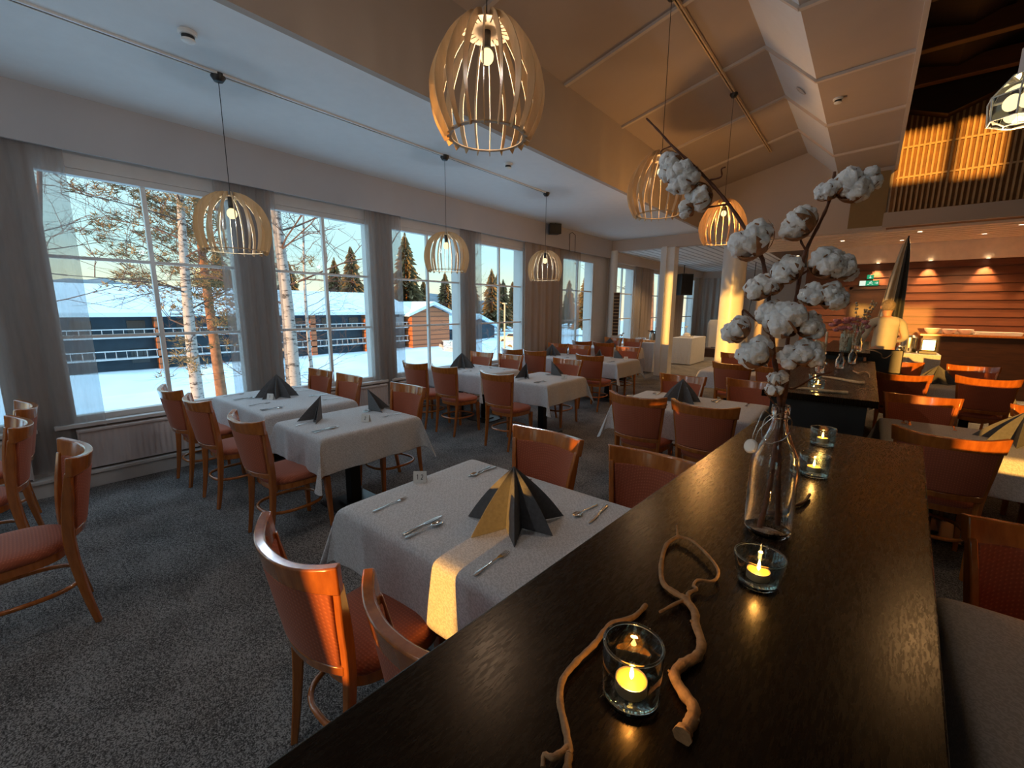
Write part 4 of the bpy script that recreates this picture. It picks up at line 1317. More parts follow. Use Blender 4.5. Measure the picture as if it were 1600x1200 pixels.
# ---------------------------------------------------------------- cotton branches
def cotton_boll(parent, c, r, axis, seed, stem_from=None):
    rnd = random.Random(seed)
    axis = Vector((axis[0] + rnd.uniform(-.2, .2), axis[1] * .55, axis[2] + .3)).normalized()
    q = axis.to_track_quat('Z', 'Y').to_matrix().to_4x4()
    q.translation = Vector(c)
    bm = bmesh.new()
    n = 4 + (seed % 2)
    for k in range(n):
        a = 2 * pi * k / n + rnd.random() * .5
        rr = r * .60
        ctr = Vector((cos(a) * r * .46, sin(a) * r * .46, r * rnd.uniform(.12, .3)))
        res = bmesh.ops.create_icosphere(bm, subdivisions=4, radius=rr)
        for v in res['verts']:
            nn = v.co.normalized()
            f = noise.noise(nn * 1.8 + Vector((seed * 3.1 + k * 7, 0, 0))) * .34 + noise.noise(nn * 6 + Vector((seed, k * 5, 0))) * .10 + noise.noise(nn * 17 + Vector((seed, k * 5, 3))) * .06
            v.co = nn * rr * (1 + f)
            v.co.z *= 1.0
            v.co += ctr
    bm.transform(q)
    me = bpy.data.meshes.new('boll'); bm.to_mesh(me); bm.free()
    me.shade_smooth(); me.materials.append(M['cotton'])
    o = bpy.data.objects.new('boll', me); COL.objects.link(o); o.parent = parent
    o['label'] = 'white fluffy cotton boll'
    # dry husk: pointed bracts hugging the base
    g = MB()
    for k in range(5):
        a = 2 * pi * k / 5 + rnd.random() * .6
        L = r
        vs = []; fs = []; rnd_len = rnd.uniform(1.1, 2.0)
        for i in range(7):
            tt = i / 6
            ang = -pi / 2 + tt * rnd_len
            rad = r * (.98 + .10 * tt)
            base = Vector((cos(ang) * rad * 1.02, 0, sin(ang) * rad * .95 + r * .22))
            w = r * .32 * sin(pi * min(1, .12 + tt * .88)) ** .8 * (1 - tt * .35) + .0004
            tw = .25 * tt * rnd.uniform(-1, 1)
            for s in (-1, 1):
                p = Vector((base.x - abs(s) * .05 * w, s * w, base.z + tw * w * s))
                p = Matrix.Rotation(a, 3, 'Z') @ p
                vs.append(p)
        for i in range(6): fs.append((2 * i, 2 * i + 1, 2 * i + 3, 2 * i + 2))
        g.add(vs, fs)
    for k in range(n):
        a = 2 * pi * (k + .62) / n
        pts = []
        for i in range(9):
            ang = -pi / 2 + .5 + 1.75 * i / 8
            rad = r * (.93 - .12 * i / 8)
            pts.append((cos(ang) * rad * cos(a), cos(ang) * rad * sin(a), sin(ang) * rad * .95 + r * .24))
        g.tube(pts, [r * .075 * (1 - .6 * i / 8) for i in range(9)], 5)
    g.xf(q)
    b_ = build('bract', g, 'bract', o, smooth=50, solid=.0008)
    b_['label'] = 'brown curled husk under the boll'
    return o

def cotton_branch(label, chains, bolls):
    t = thing('cotton_branch', label, 'cotton branch', (bx, by, BZ), 0, 'dried cotton branches in the bottle')
    off = Vector((bx, by, BZ))
    g = MB()
    for pts, r0, r1 in chains:
        p = [q - off for q in smoothpts(pts, 5)]
        n = len(p)
        g.tube(p, [(r0 + (r1 - r0) * i / (n - 1)) * (1 + .14 * sin(i * 1.9)) for i in range(n)], 8)
    build('stem', g, 'cstem', t, smooth=60)
    for i, (c, r, ax) in enumerate(bolls):
        cotton_boll(t, Vector(c) - off, r * .92, ax, int(abs(c[0]) * 1000 + c[2] * 977) % 997)
    return t
Y0 = 1.185
cotton_branch('left cotton branch arching out past the big lamps', [
    ([(-.150, 1.165, 1.118), (-.140, 1.18, 1.228), (-.138, 1.185, 1.356), (-.140, 1.185, 1.418), (-.146, 1.17, 1.479), (-.159, 1.16, 1.538), (-.175, 1.16, 1.626), (-.188, 1.16, 1.699), (-.204, 1.16, 1.764)], .0062, .0045),
    ([(-.204, 1.16, 1.764), (-.238, 1.15, 1.824), (-.285, 1.15, 1.894), (-.333, 1.15, 1.952), (-.382, 1.15, 2.005), (-.432, 1.16, 2.055), (-.468, 1.16, 2.097), (-.504, 1.16, 2.136)], .0045, .0022),
    ([(-.18, 1.16, 1.612), (-.207, 1.15, 1.629), (-.23, 1.14, 1.649), (-.228, 1.14, 1.62)], .003, .0018),
    ([(-.333, 1.15, 1.955), (-.307, 1.15, 1.958), (-.305, 1.14, 1.972), (-.296, 1.14, 1.975)], .0022, .0014),
    ([(-.432, 1.16, 2.055), (-.46, 1.16, 2.048), (-.449, 1.16, 2.025), (-.44, 1.16, 2.01)], .0018, .0012),
    ([(-.285, 1.15, 1.894), (-.330, 1.15, 1.893), (-.35, 1.15, 1.893)], .0022, .0016)],
    [((-.425, 1.15, 2.000), .037, (-.5, -.4, -.3)), ((-.388, 1.13, 1.963), .041, (-.2, -1, -.3)), ((-.350, 1.15, 1.921), .037, (-.4, -.6, -.6)), ((-.376, 1.14, 1.893), .024, (-1, -.3, -.4)),
     ((-.225, 1.14, 1.799), .051, (-.5, -.4, .6)), ((-.200, 1.14, 1.697), .035, (-.2, -.8, .5)), ((-.236, 1.13, 1.600), .036, (-.8, -.6, .3)), ((-.190, 1.12, 1.548), .042, (-.7, -.6, .3)), ((-.175, 1.15, 1.641), .032, (-.6, -.6, .5))])
cotton_branch('right cotton branch rising straight up to the top tip', [
    ([(-.118, 1.205, 1.122), (-.126, 1.20, 1.23), (-.133, 1.19, 1.342), (-.134, 1.185, 1.419), (-.131, 1.18, 1.496), (-.139, 1.18, 1.569), (-.133, 1.18, 1.656), (-.13, 1.18, 1.726), (-.124, 1.18, 1.78), (-.105, 1.18, 1.837), (-.093, 1.18, 1.881), (-.09, 1.18, 1.937)], .0060, .0028),
    ([(-.133, 1.18, 1.47), (-.118, 1.22, 1.464), (-.085, 1.25, 1.49), (-.052, 1.26, 1.507)], .0028, .002),
    ([(-.124, 1.18, 1.78), (-.135, 1.17, 1.80), (-.136, 1.17, 1.82)], .0025, .002),
    ([(-.13, 1.18, 1.726), (-.105, 1.18, 1.745), (-.09, 1.18, 1.76)], .0025, .002),
    ([(-.139, 1.18, 1.545), (-.122, 1.16, 1.55), (-.105, 1.15, 1.556)], .0025, .002)],
    [((-.137, 1.15, 1.832), .041, (-.8, -.5, .3)), ((-.060, 1.16, 1.898), .038, (.8, -.5, .3)), ((-.093, 1.15, 1.893), .026, (-.3, -.8, .5)), ((-.030, 1.17, 1.91), .024, (1, -.2, .2)),
     ((-.150, 1.15, 1.735), .037, (-.6, -.8, .2)), ((-.082, 1.15, 1.745), .040, (.5, -.7, .4)), ((-.052, 1.17, 1.735), .030, (.9, -.2, .1)), ((-.065, 1.15, 1.676), .032, (.6, -.7, .2)), ((-.098, 1.14, 1.68), .028, (.1, -.9, .3)),
     ((-.140, 1.13, 1.625), .046, (-.2, -1, .2)), ((-.100, 1.15, 1.615), .034, (.7, -.6, .1)), ((-.096, 1.14, 1.555), .034, (.6, -.7, .1)), ((-.122, 1.13, 1.545), .028, (-.1, -1, -.1)), ((-.172, 1.15, 1.70), .022, (-.8, -.5, .3))])
cotton_branch('short cotton stem with one small low boll', [
    ([(-.15, 1.205, 1.13), (-.144, 1.195, 1.26), (-.138, 1.182, 1.40), (-.142, 1.17, 1.45), (-.146, 1.16, 1.475)], .0035, .0025),
    ([(-.140, 1.18, 1.41), (-.158, 1.17, 1.44), (-.170, 1.16, 1.455)], .002, .0014)],
    [((-.146, 1.155, 1.49), .023, (0, -.5, .8)), ((-.150, 1.150, 1.465), .020, (-.2, -.6, .4))])

# ================================================================== THINGS ON THE SECOND AND THIRD BAR
candle(-.225, 3.72, .040, .060, 'front tealight glass on the second bar', rt=.043, power=.3)
candle(-.265, 4.02, .040, .060, 'rear tealight glass on the second bar', rt=.043, power=.3)
twig('bare_stick', [([(-.37, 3.55, 1.106), (-.27, 3.57, 1.112), (-.17, 3.565, 1.110), (-.05, 3.60, 1.108)], .006, .011)], 'paletwig', 'short pale stick at the near end of the second bar', group='pale sticks on the second bar')
twig('bare_stick', [([(-.25, 4.35, 1.108), (-.15, 4.28, 1.112), (-.02, 4.15, 1.114), (.03, 4.15, 1.113)], .006, .013)], 'paletwig', 'thicker pale stick behind the tealights on the second bar', group='pale sticks on the second bar')
twig('bare_stick', [([(-.05, 4.95, 1.108), (-.01, 4.75, 1.112), (.03, 4.9, 1.114), (.06, 4.8, 1.112), (.065, 4.55, 1.108)], .006, .004)], 'paletwig', 'wavy pale twig on the second bar right of the flowers', group='pale sticks on the second bar')
# vase with pink flowers
t = thing('flower_vase', 'teal striped vase of small pink flowers on the far bar', 'vase of flowers', (-.17, 6.42, 1.1755), 0)
g = MB(); g.lathe([(.001, 0), (.048, 0), (.055, .01), (.058, .10), (.060, .20), (.054, .20), (.050, .02), (.001, .02)], 24); build('vase', g, 'teal', t)
g = MB(); rr = random.Random(3)
for k in range(16):
    a = rr.random() * 2 * pi; R_ = rr.uniform(.02, .17); z = .30 + rr.uniform(-.05, .08) - R_ * .3
    g.tube([(0, 0, .1), (R_ * .4 * cos(a), R_ * .4 * sin(a), .22), (R_ * cos(a), R_ * sin(a), z)], .0025, 5)
build('stem', g, 'leafy', t)
for k in range(22):
    a = rr.random() * 2 * pi; R_ = rr.uniform(.01, .19); z = .33 + rr.uniform(-.05, .07) - R_ * .35
    g = MB(); g.sphere((R_ * cos(a), R_ * sin(a), z), .030, 8, 6, (1, 1, .75))
    for q in range(6):
        g.sphere((R_ * cos(a) + .024 * cos(q), R_ * sin(a) + .024 * sin(q), z + .008), .015, 6, 4)
    build('flower', g, 'pink', t)
def bud_vase(x, y, z, h, label, tall, seed):
    t = thing('bud_vase', label, 'vase', (x, y, z), 0, 'small glass vases with silvery buds')
    g = MB(); g.lathe([(.001, .002), (.030, 0), (.036, .01), (.036, h * .6), (.018, h * .85), (.018, h), (.015, h), (.015, h * .85), (.032, h * .58), (.032, .012), (.001, .012)], 20); build('glass_body', g, 'glass', t)
    rr = random.Random(seed); g = MB()
    for k in range(4):
        g2 = MB()
        a = rr.random() * 2 * pi; L = tall * rr.uniform(.7, 1); lean = rr.uniform(.1, .35)
        pts = smoothpts([(0, 0, .02), (.01 * cos(a), .01 * sin(a), h), (lean * L * .5 * cos(a), lean * L * .5 * sin(a), h + L * .5), (lean * L * cos(a), lean * L * sin(a), h + L)], 5)
        g.tube(pts, .0022, 5)
        for i in range(7, len(pts)):
            for s in (0, 1):
                d = Vector((rr.uniform(-1, 1), rr.uniform(-1, 1), .5)).normalized() * .014
                p = pts[i] + d
                g2.sphere(p, .0095, 7, 5, (1, 1, 1.4))
        build('bud_spray', g2, 'leafy', t)
    build('stem', g, 'cstem', t)
bud_vase(-.05, 6.42, 1.1755, .16, 'glass vase with a tall spray of silvery buds, right of the pink flowers', .42, 5)
bud_vase(-.16, 5.15, 1.1005, .14, 'glass vase with short bud sprigs on the second bar', .20, 8)
bud_vase(-.28, 4.65, 1.1005, .13, 'leftmost glass vase with sprigs on the second bar', .16, 11)
bud_vase(-.08, 5.70, 1.1005, .15, 'glass vase with sprigs at the far end of the second bar', .24, 14)
for x, y, l in ((-.40, 5.55, 'left tall pale candle at the far end of the second bar'), (-.31, 5.5, 'right thinner candle at the far end of the second bar')):
    t = thing('candlestick', l, 'candlestick', (x, y, 1.1005), 0, 'pair of candlesticks')
    g = MB(); g.lathe([(.035, 0), (.035, .008), (.008, .02), (.006, .09), (.018, .10), (.018, .12), (.001, .12)], 20); build('stand', g, 'glass', t)
    g = MB(); g.cyl((0, 0, .12), (0, 0, .33), .011, .010, 14); build('candle', g, 'candle', t)
twig('willow_twig', [([(.02, 6.60, 1.19), (.10, 6.55, 1.185), (.16, 6.6, 1.15), (.18, 6.7, 1.10), (.22, 6.8, 1.09), (.27, 6.9, 1.13)], .008, .005)], 'paletwig', 'pale curved twig hanging over the dark block beside the third bar', group=TG)
t = thing('bar_block', 'black box-shaped back of the high seat beside the third bar', 'bar seat', (.21, 7.0, 0), 0)
g = MB(); g.box((-.17, .0, .85), (.17, .04, 1.175)); build('backrest', g, 'black', t, smooth=0, bevel=.01)
g = MB(); g.box((-.17, .04, .72), (.17, .38, .78)); build('seat', g, 'black', t, smooth=0, bevel=.01)
for sx_ in (-.15, .15):
    for sy_ in (.02, .35):
        g = MB(); g.box((sx_ - .015, sy_ - .015, 0), (sx_ + .015, sy_ + .015, .85 if sy_ < .1 else .72)); build('leg', g, 'black', t, smooth=0)

# ================================================================== BUFFET AREA (LEFT, BEHIND THE POST)
def skirted(x0, x1, y0, y1, h, label, n=40):
    g = MB(); cx, cy, hx, hy = (x0 + x1) / 2, (y0 + y1) / 2, (x1 - x0) / 2, (y1 - y0) / 2
    def per(u):
        p = u * 4; s = int(p) % 4; f = p - int(p)
        return [(-1 + 2 * f, -1), (1, -1 + 2 * f), (1 - 2 * f, 1), (-1, 1 - 2 * f)][s], [(0, -1), (1, 0), (0, 1), (-1, 0)][s]
    N = n * 4
    rings = []
    for z in (h, h - .01, h * .6, .02):
        r = []
        for i in range(N):
            (a, b), (nx, ny) = per(i / N)
            w = .012 * sin(i * 1.7) * (1 - z / h)
            r.append((cx + a * hx + nx * w, cy + b * hy + ny * w, z))
        rings.append(r)
    g.loft(rings)
    return tag(build('buffet_table', g, 'cloth', smooth=50), label, 'buffet table', 'buffet tables with cloths to the floor')
skirted(-4.95, -4.22, 10.95, 12.3, .78, 'white skirted buffet table with coffee pots left of the post')
skirted(-4.55, -3.95, 13.2, 14.6, .80, 'cloth covered buffet table right of the post before the stage')
def coffee_pot(x, y, z, label, s=1):
    t = thing('thermos_pot', label, 'thermos', (x, y, z), random.uniform(-1, 1), 'steel thermos pots on the buffet')
    g = MB(); g.lathe([(.001, 0), (.065 * s, 0), (.068 * s, .02), (.066 * s, .20 * s), (.05 * s, .245 * s)], 20); build('body', g, 'chrome', t)
    g = MB(); g.lathe([(.05 * s, .245 * s), (.052 * s, .27 * s), (.03 * s, .30 * s), (.001, .305 * s)], 20); g.bar((0, -.05 * s, .27 * s), (0, -.12 * s, .285 * s), .03, .02); build('lid', g, 'black', t)
    g = MB(); g.tube([(0, .05 * s, .26 * s), (0, .115 * s, .25 * s), (0, .12 * s, .15 * s), (0, .066 * s, .08 * s)], .009, 6); build('handle', g, 'black', t)
coffee_pot(-4.50, 11.5, .781, 'left thermos pot on the skirted buffet table')
coffee_pot(-4.38, 11.55, .781, 'right thermos pot on the skirted buffet table')
coffee_pot(-4.44, 11.85, .781, 'tall steel urn behind the thermos pots', 1.45)
for i in range(7):
    x = -4.80 + .07 * (i % 4); y = 11.25 + .09 * (i // 4)
    g = MB(); g.lathe([(.028, 0), (.034, .11), (.031, .11), (.026, .004), (.001, .004)], 14)
    tag(build('drinking_glass', g, 'glass', loc=(x, y, .7805)), 'clear glass left of the thermos pots, %s of the %s row' % (('leftmost', 'second', 'third', 'rightmost')[i % 4], ('front', 'back')[i // 4]), 'glass', 'drinking glasses on the buffet')
t = thing('bread_tray', 'wooden tray in front of the thermos pots', 'tray', (-4.42, 11.2, .781), 0)
g = MB(); g.box((-.16, -.11, 0), (.16, .11, .012)); g.box((-.16, -.11, .012), (-.15, .11, .05)); g.box((.15, -.11, .012), (.16, .11, .05)); build('tray', g, 'ply', t, smooth=0)
for i in range(3):
    g = MB(); g.box((-.12 + .085 * i, -.06, .0125), (-.05 + .085 * i, .06, .045)); tag(build('tea_box', g, 'bowlwood', smooth=0, loc=(-4.42, 11.2, .7815), bevel=.003), ('left', 'middle', 'right')[i] + ' small wooden box on the tray before the thermos pots', 'box', 'boxes on the buffet tray')
def sprig_vase(x, y, z, label, seed):
    t = thing('flower_vase', label, 'vase of flowers', (x, y, z), 0, 'small vases with pale flowers')
    g = MB(); g.lathe([(.001, 0), (.03, 0), (.032, .12), (.02, .15), (.017, .15), (.028, .11), (.026, .006), (.001, .006)], 16); build('vase', g, 'glass', t)
    rr = random.Random(seed); g = MB(); g2 = MB()
    for k in range(7):
        a = rr.random() * 6.28; R_ = rr.uniform(.05, .16); z1 = .28 + rr.uniform(-.04, .07)
        g.tube([(0, 0, .05), (R_ * .3 * cos(a), R_ * .3 * sin(a), .18), (R_ * cos(a), R_ * sin(a), z1)], .002, 5)
        g2.sphere((R_ * cos(a), R_ * sin(a), z1), .028, 8, 5, (1, 1, .6))
    build('stem', g, 'leafy', t); build('flower', g2, 'china', t)
sprig_vase(-4.62, 9.75, TZ + .001, 'vase of pale flowers on the last window table', 4)
sprig_vase(-4.35, 13.9, .801, 'vase of pale flowers on the buffet table right of the post', 6)
g = MB(); g.box((-.16, -.12, 0), (.16, .12, .05)); g.lathe([(.12, .05), (.10, .11), (.03, .15), (.001, .15)], 16)
tag(build('covered_basket', g, 'china', loc=(-4.22, 13.55, .801)), 'white covered basket on the buffet table right of the post', 'basket')

# lattice rack on the corner pier
t = thing('wall_rack', 'narrow wooden lattice rack with a column of dark squares beside the corner column', 'rack', (-5.10, 10.50, .95), .5)
g = MB()
for k in range(14):
    g.box((-.07, -.02, k * .085), (.07, .02, k * .085 + .010))
g.box((-.08, -.02, 0), (-.07, .02, 1.12)); g.box((.07, -.02, 0), (.08, .02, 1.12)); build('frame', g, 'ply', t, smooth=0)
g = MB(); g.box((-.07, .005, 0), (.07, .018, 1.11)); build('backing', g, 'darkbrown', t, smooth=0)
g = MB(); g.box((-.09, -.10, -.95), (.09, .12, -.001)); build('stand', g, 'wallp', t, smooth=0)

# ================================================================== SERVING COUNTER (RIGHT)
t = thing('serving_counter', 'long dark wooden serving counter along the siding wall', 'counter', (0, 0, 0), 0)
g = MB(); g.box((.90, 12.05, 0), (4.95, 12.85, 1.15)); build('body', g, 'counter', t, smooth=0)
g = MB(); g.box((.85, 12.0, 1.15), (4.95, 12.90, 1.19)); build('worktop', g, 'chairwood', t, smooth=0, bevel=.005)
def bowl(x, y, r, h, mat, label, grp='bowls on the serving counter'):
    g = MB(); g.lathe([(.001, .004), (r * .45, 0), (r * .5, .005), (r * .85, h * .55), (r, h), (r - .006, h), (r * .8, h * .55), (r * .4, .014), (.001, .014)], 28)
    tag(build('bowl', g, mat, loc=(x, y, 1.1905)), label, 'bowl', grp)
bowl(1.03, 12.2, .13, .11, 'china', 'leftmost white bowl on the serving counter')
bowl(1.27, 12.16, .12, .10, 'china', 'second white bowl from the left on the serving counter')
bowl(1.50, 12.2, .12, .10, 'china', 'third white bowl from the left on the serving counter')
bowl(2.42, 12.2, .17, .11, 'bowlwood', 'orange bowl at the right end of the serving counter')
bowl(2.63, 12.42, .14, .17, 'china', 'tall white bowl behind the orange one')
for x0, n, l in ((1.12, 4, 'left'), (1.38, 4, 'middle'), (1.66, 3, 'right')):
    for k in range(n):
        g = MB(); g.lathe([(.001, .003), (.07, 0), (.12, .014), (.12, .018), (.07, .006), (.001, .007)], 24)
        tag(build('plate', g, 'china', loc=(x0, 12.5, 1.1905 + k * .019)), ('lowest', 'second', 'third', 'topmost')[k] + ' plate of the %s white stack behind the bowls' % l, 'plate', 'plates stacked behind the bowls')
for k in range(3):
    g = MB(); g.box((-.30, -.13, 0), (.30, .13, .012)); g.box((-.31, -.14, .012), (.31, .14, .020))
    tag(build('serving_platter', g, 'china', smooth=0, bevel=.004, loc=(1.92 + .01 * k, 12.22, 1.1905 + .022 * k)), ['lowest', 'middle', 'topmost'][k] + ' of the stacked white rectangular platters on the counter', 'platter', 'stacked platters on the counter')

# small cloth table with appliances
skirted(.44, 1.03, 10.25, 10.95, .90, 'small cloth covered side table with appliances before the counter')
t = thing('water_urn', 'steel water urn on the small side table', 'urn', (.62, 10.6, .901), 0)
g = MB(); g.lathe([(.001, 0), (.11, 0), (.115, .02), (.115, .27), (.08, .31), (.001, .32)], 24); build('body', g, 'chrome', t)
g = MB(); g.cyl((0, -.11, .06), (0, -.16, .06), .012, n=8); g.cyl((0, -.155, .03), (0, -.155, .09), .008, n=8); build('tap', g, 'black', t)
t = thing('toaster', 'toaster with black base right of the urn', 'toaster', (.87, 10.55, .901), 0)
g = MB(); g.box((-.10, -.13, .05), (.10, .13, .26)); build('body', g, 'chrome', t, smooth=0, bevel=.02)
g = MB(); g.box((-.115, -.14, 0), (.115, .14, .05)); build('base', g, 'black', t, smooth=0, bevel=.005)
t = thing('kettle', 'small dark kettle at the left end of the side table', 'kettle', (.50, 10.42, .901), 0)
g = MB(); g.lathe([(.001, 0), (.05, 0), (.055, .02), (.04, .10), (.02, .12), (.001, .125)], 16); build('body', g, 'chrome', t)
g = MB(); g.tube([(.045, 0, .03), (.08, 0, .06), (.07, 0, .11), (.03, 0, .12)], .007, 6); build('handle', g, 'black', t)

# hanging banner gathered to a point
t = thing('banner', 'gathered pale and dark cloth banner hanging in front of the siding', 'banner', (.33, 11.0, 0), 0)
def ban(x0, x1, seed):
    g = MB()
    def fn(u, v):
        w = .06 + .94 * (1 - v) ** .55
        x = (x0 + (x1 - x0) * u) * w + .07 * v
        return (x, .05 * sin(u * 9 + seed) * w, 1.35 + 1.62 * v)
    g.grid(24, 14, fn); return g
build('pale_panel', ban(-.21, -.02, 1), 'bannerw', t, smooth=60, solid=.004)['label'] = 'pale cloth side of the banner'
build('dark_panel', ban(-.02, .17, 2), 'bannerd', t, smooth=60, solid=.004)['label'] = 'dark cloth side of the banner'
g = MB(); g.cyl((.075, .0, .0), (.075, .0, 3.0), .012, n=8); g.lathe([(.16, 0), (.16, .02), (.02, .03)], 20, (.075, 0, 0)); build('pole', g, 'black', t)

# exit signs
t = thing('exit_sign', 'green emergency exit sign with a white running figure and arrow', 'exit sign', (-.08, 12.97, 2.26), 0)
g = MB(); g.box((-.17, -.02, -.055), (.17, .012, .055)); build('panel', g, 'signgreen', t, smooth=0)
g = MB(); y = -.0215
def q2(pts, th=.002): g.prism(pts, y, y + th, 'y')
q2([(-.17, -.055), (-.06, -.055), (-.06, .055), (-.17, .055)])
g2 = MB()
for a, b in (((.02, .0), (.045, -.018)), ((.045, -.018), (.075, -.03)), ((.02, 0), (-.005, -.03)), ((-.005, -.03), (-.03, -.028)), ((.02, 0), (.03, .03)), ((.03, .025), (.06, .01)), ((.03, .025), (.0, .012))):
    g.bar((a[0], y, a[1]), (b[0], y, b[1]), .003, .010, up=(0, 0, 1))
g.box((.028, y - .001, .032), (.042, y + .001, .046)); g.bar((.10, y, 0), (.155, y, 0), .003, .012); g.bar((.135, y, .022), (.158, y, 0), .003, .010); g.bar((.135, y, -.022), (.158, y, 0), .003, .010)
build('pictogram', g, 'signwhite', t, smooth=0)['label'] = 'white running figure, arrow and door panel'
t = thing('exit_sign', 'smaller green sign with a white arrow just above the exit sign', 'exit sign', (-.07, 12.97, 2.40), 0)
g = MB(); g.box((-.06, -.02, -.045), (.06, .012, .045)); build('panel', g, 'signgreen', t, smooth=0)
g = MB(); g.bar((0, y, .03), (0, y, -.03), .003, .012, up=(1, 0, 0)); g.bar((-.02, y, -.008), (0, y, -.032), .003, .010, up=(1, 0, 0)); g.bar((.02, y, -.008), (0, y, -.032), .003, .010, up=(1, 0, 0)); build('pictogram', g, 'signwhite', t, smooth=0)

# black folding stand at the right edge
t = thing('tray_stand', 'black folding tray stand under the right-hand tables', 'tray stand', (1.02, 3.05, 0), .2)
for i, s in enumerate((-1, 1)):
    g = MB(); g.bar((-.25, s * .16, .012), (.25, s * .16, .62), .03, .02); g.bar((.25, s * .13, .012), (-.25, s * .13, .62), .03, .02); build('cross_legs', g, 'black', t, smooth=0)
g = MB(); g.bar((.25, -.17, .62), (.25, .17, .62), .03, .02); g.bar((-.25, -.17, .62), (-.25, .17, .62), .03, .02); build('top_rail', g, 'black', t, smooth=0)

# ================================================================== PERSON
def skin_body(name, joints, edges, mat, parent=None, sub=2, root=0):
    me = bpy.data.meshes.new(name)
    me.from_pydata([j[:3] for j in joints], edges, [])
    o = bpy.data.objects.new(name, me); COL.objects.link(o)
    o.modifiers.new('skin', 'SKIN')
    s = o.modifiers.new('sub', 'SUBSURF'); s.levels = sub; s.render_levels = sub
    for i, j in enumerate(joints):
        r = j[3]; r2 = j[4] if len(j) > 4 else r
        me.skin_vertices[0].data[i].radius = (r, r2)
        me.skin_vertices[0].data[i].use_root = (i == root)
    bpy.context.view_layer.update()
    dg = bpy.context.evaluated_depsgraph_get()
    m2 = bpy.data.meshes.new_from_object(o.evaluated_get(dg))
    bpy.data.objects.remove(o)
    m2.materials.clear(); m2.materials.append(M[mat]); m2.shade_smooth(); m2.name = name
    o2 = bpy.data.objects.new(name, m2); COL.objects.link(o2)
    if parent is not None: o2.parent = parent
    return o2
P = thing('person', 'grey haired person in a pale shirt seen from behind at the end of the bars', 'person', (.24, 9.45, 0), .35)
J = [(0, 0, .98, .15, .11), (0, 0, 1.18, .145, .105), (0, -.01, 1.38, .17, .11), (0, 0, 1.49, .10, .08), (0, .01, 1.55, .052, .054), (0, .03, 1.62, .070, .080), (0, .03, 1.71, .092, .108), (0, .02, 1.80, .052, .06),
     (-.19, 0, 1.45, .062, .06), (-.27, .02, 1.20, .048, .048), (-.27, .22, 1.10, .038, .038), (-.24, .30, 1.09, .024, .032),
     (.19, 0, 1.45, .062, .06), (.28, .02, 1.21, .048, .048), (.24, .23, 1.13, .038, .038), (.20, .31, 1.13, .024, .032),
     (-.09, 0, .90, .095, .095), (-.10, .02, .50, .062, .065), (-.10, -.01, .10, .042, .045), (-.10, .13, .04, .038, .03),
     (.09, 0, .90, .095, .095), (.10, -.04, .50, .062, .065), (.10, -.10, .10, .042, .045), (.10, .04, .04, .038, .03)]
Ed = [(0, 1), (1, 2), (2, 3), (3, 4), (4, 5), (5, 6), (6, 7), (3, 8), (8, 9), (9, 10), (10, 11), (3, 12), (12, 13), (13, 14), (14, 15), (0, 16), (16, 17), (17, 18), (18, 19), (0, 20), (20, 21), (21, 22), (22, 23)]
body = skin_body('body', J, Ed, 'skin', P)
sh = [(0, 0, .93, .185, .14), (0, 0, 1.16, .175, .13), (0, -.01, 1.38, .19, .132), (0, 0, 1.49, .135, .10), (0, .005, 1.54, .068, .066),
      (-.21, 0, 1.45, .072, .07), (-.28, .02, 1.20, .056, .056), (-.275, .17, 1.12, .048, .048),
      (.20, 0, 1.45, .072, .07), (.29, .02, 1.21, .056, .056), (.255, .18, 1.145, .048, .048)]
skin_body('shirt', sh, [(0, 1), (1, 2), (2, 3), (3, 4), (3, 5), (5, 6), (6, 7), (3, 8), (8, 9), (9, 10)], 'shirt', P)['label'] = 'pale grey long shirt'
tr = [(0, 0, .95, .165, .13), (-.095, 0, .86, .11, .11), (-.10, .02, .50, .08, .082), (-.10, -.01, .09, .065, .065), (.095, 0, .86, .11, .11), (.10, -.04, .50, .08, .082), (.10, -.10, .09, .065, .065)]
skin_body('trousers', tr, [(0, 1), (1, 2), (2, 3), (0, 4), (4, 5), (5, 6)], 'trousers', P)
for sx_, hx_, hy_, hz_ in ((-1, -.235, .315, 1.088), (1, .195, .325, 1.128)):
    hj = [(hx_, hy_, hz_, .020, .030), (hx_, hy_ + .05, hz_, .018, .036), (hx_, hy_ + .085, hz_ - .002, .014, .034)]
    he = [(0, 1), (1, 2)]
    for k, (dx, L) in enumerate(((-.028, .055), (-.010, .068), (.009, .064), (.027, .050))):
        b0 = len(hj)
        hj += [(hx_ + dx, hy_ + .10, hz_ - .004, .009, .009), (hx_ + dx, hy_ + .10 + L * .5, hz_ - .014, .008, .008), (hx_ + dx, hy_ + .10 + L * .85, hz_ - .034, .007, .007)]
        he += [(2, b0), (b0, b0 + 1), (b0 + 1, b0 + 2)]
    b0 = len(hj)
    hj += [(hx_ - sx_ * .038, hy_ + .05, hz_ - .006, .010, .010), (hx_ - sx_ * .052, hy_ + .085, hz_ - .016, .009, .009)]
    he += [(1, b0), (b0, b0 + 1)]
    skin_body('hand', hj, he, 'skin', P)
g = MB()
def hairf(u, v):
    a = u * 2 * pi; t_ = v * 2.25
    r = .094 + .004 * sin(a * 9 + v * 14)
    lim = 1.0
    fr = max(0, sin(a))
    t_ = t_ * (1 - .45 * fr)
    return (r * .98 * sin(t_) * cos(a), .028 + r * 1.12 * sin(t_) * sin(a), 1.715 + r * 1.10 * cos(t_))
g.grid(40, 14, hairf); build('hair', g, 'greyhair', P, smooth=80, solid=.006)
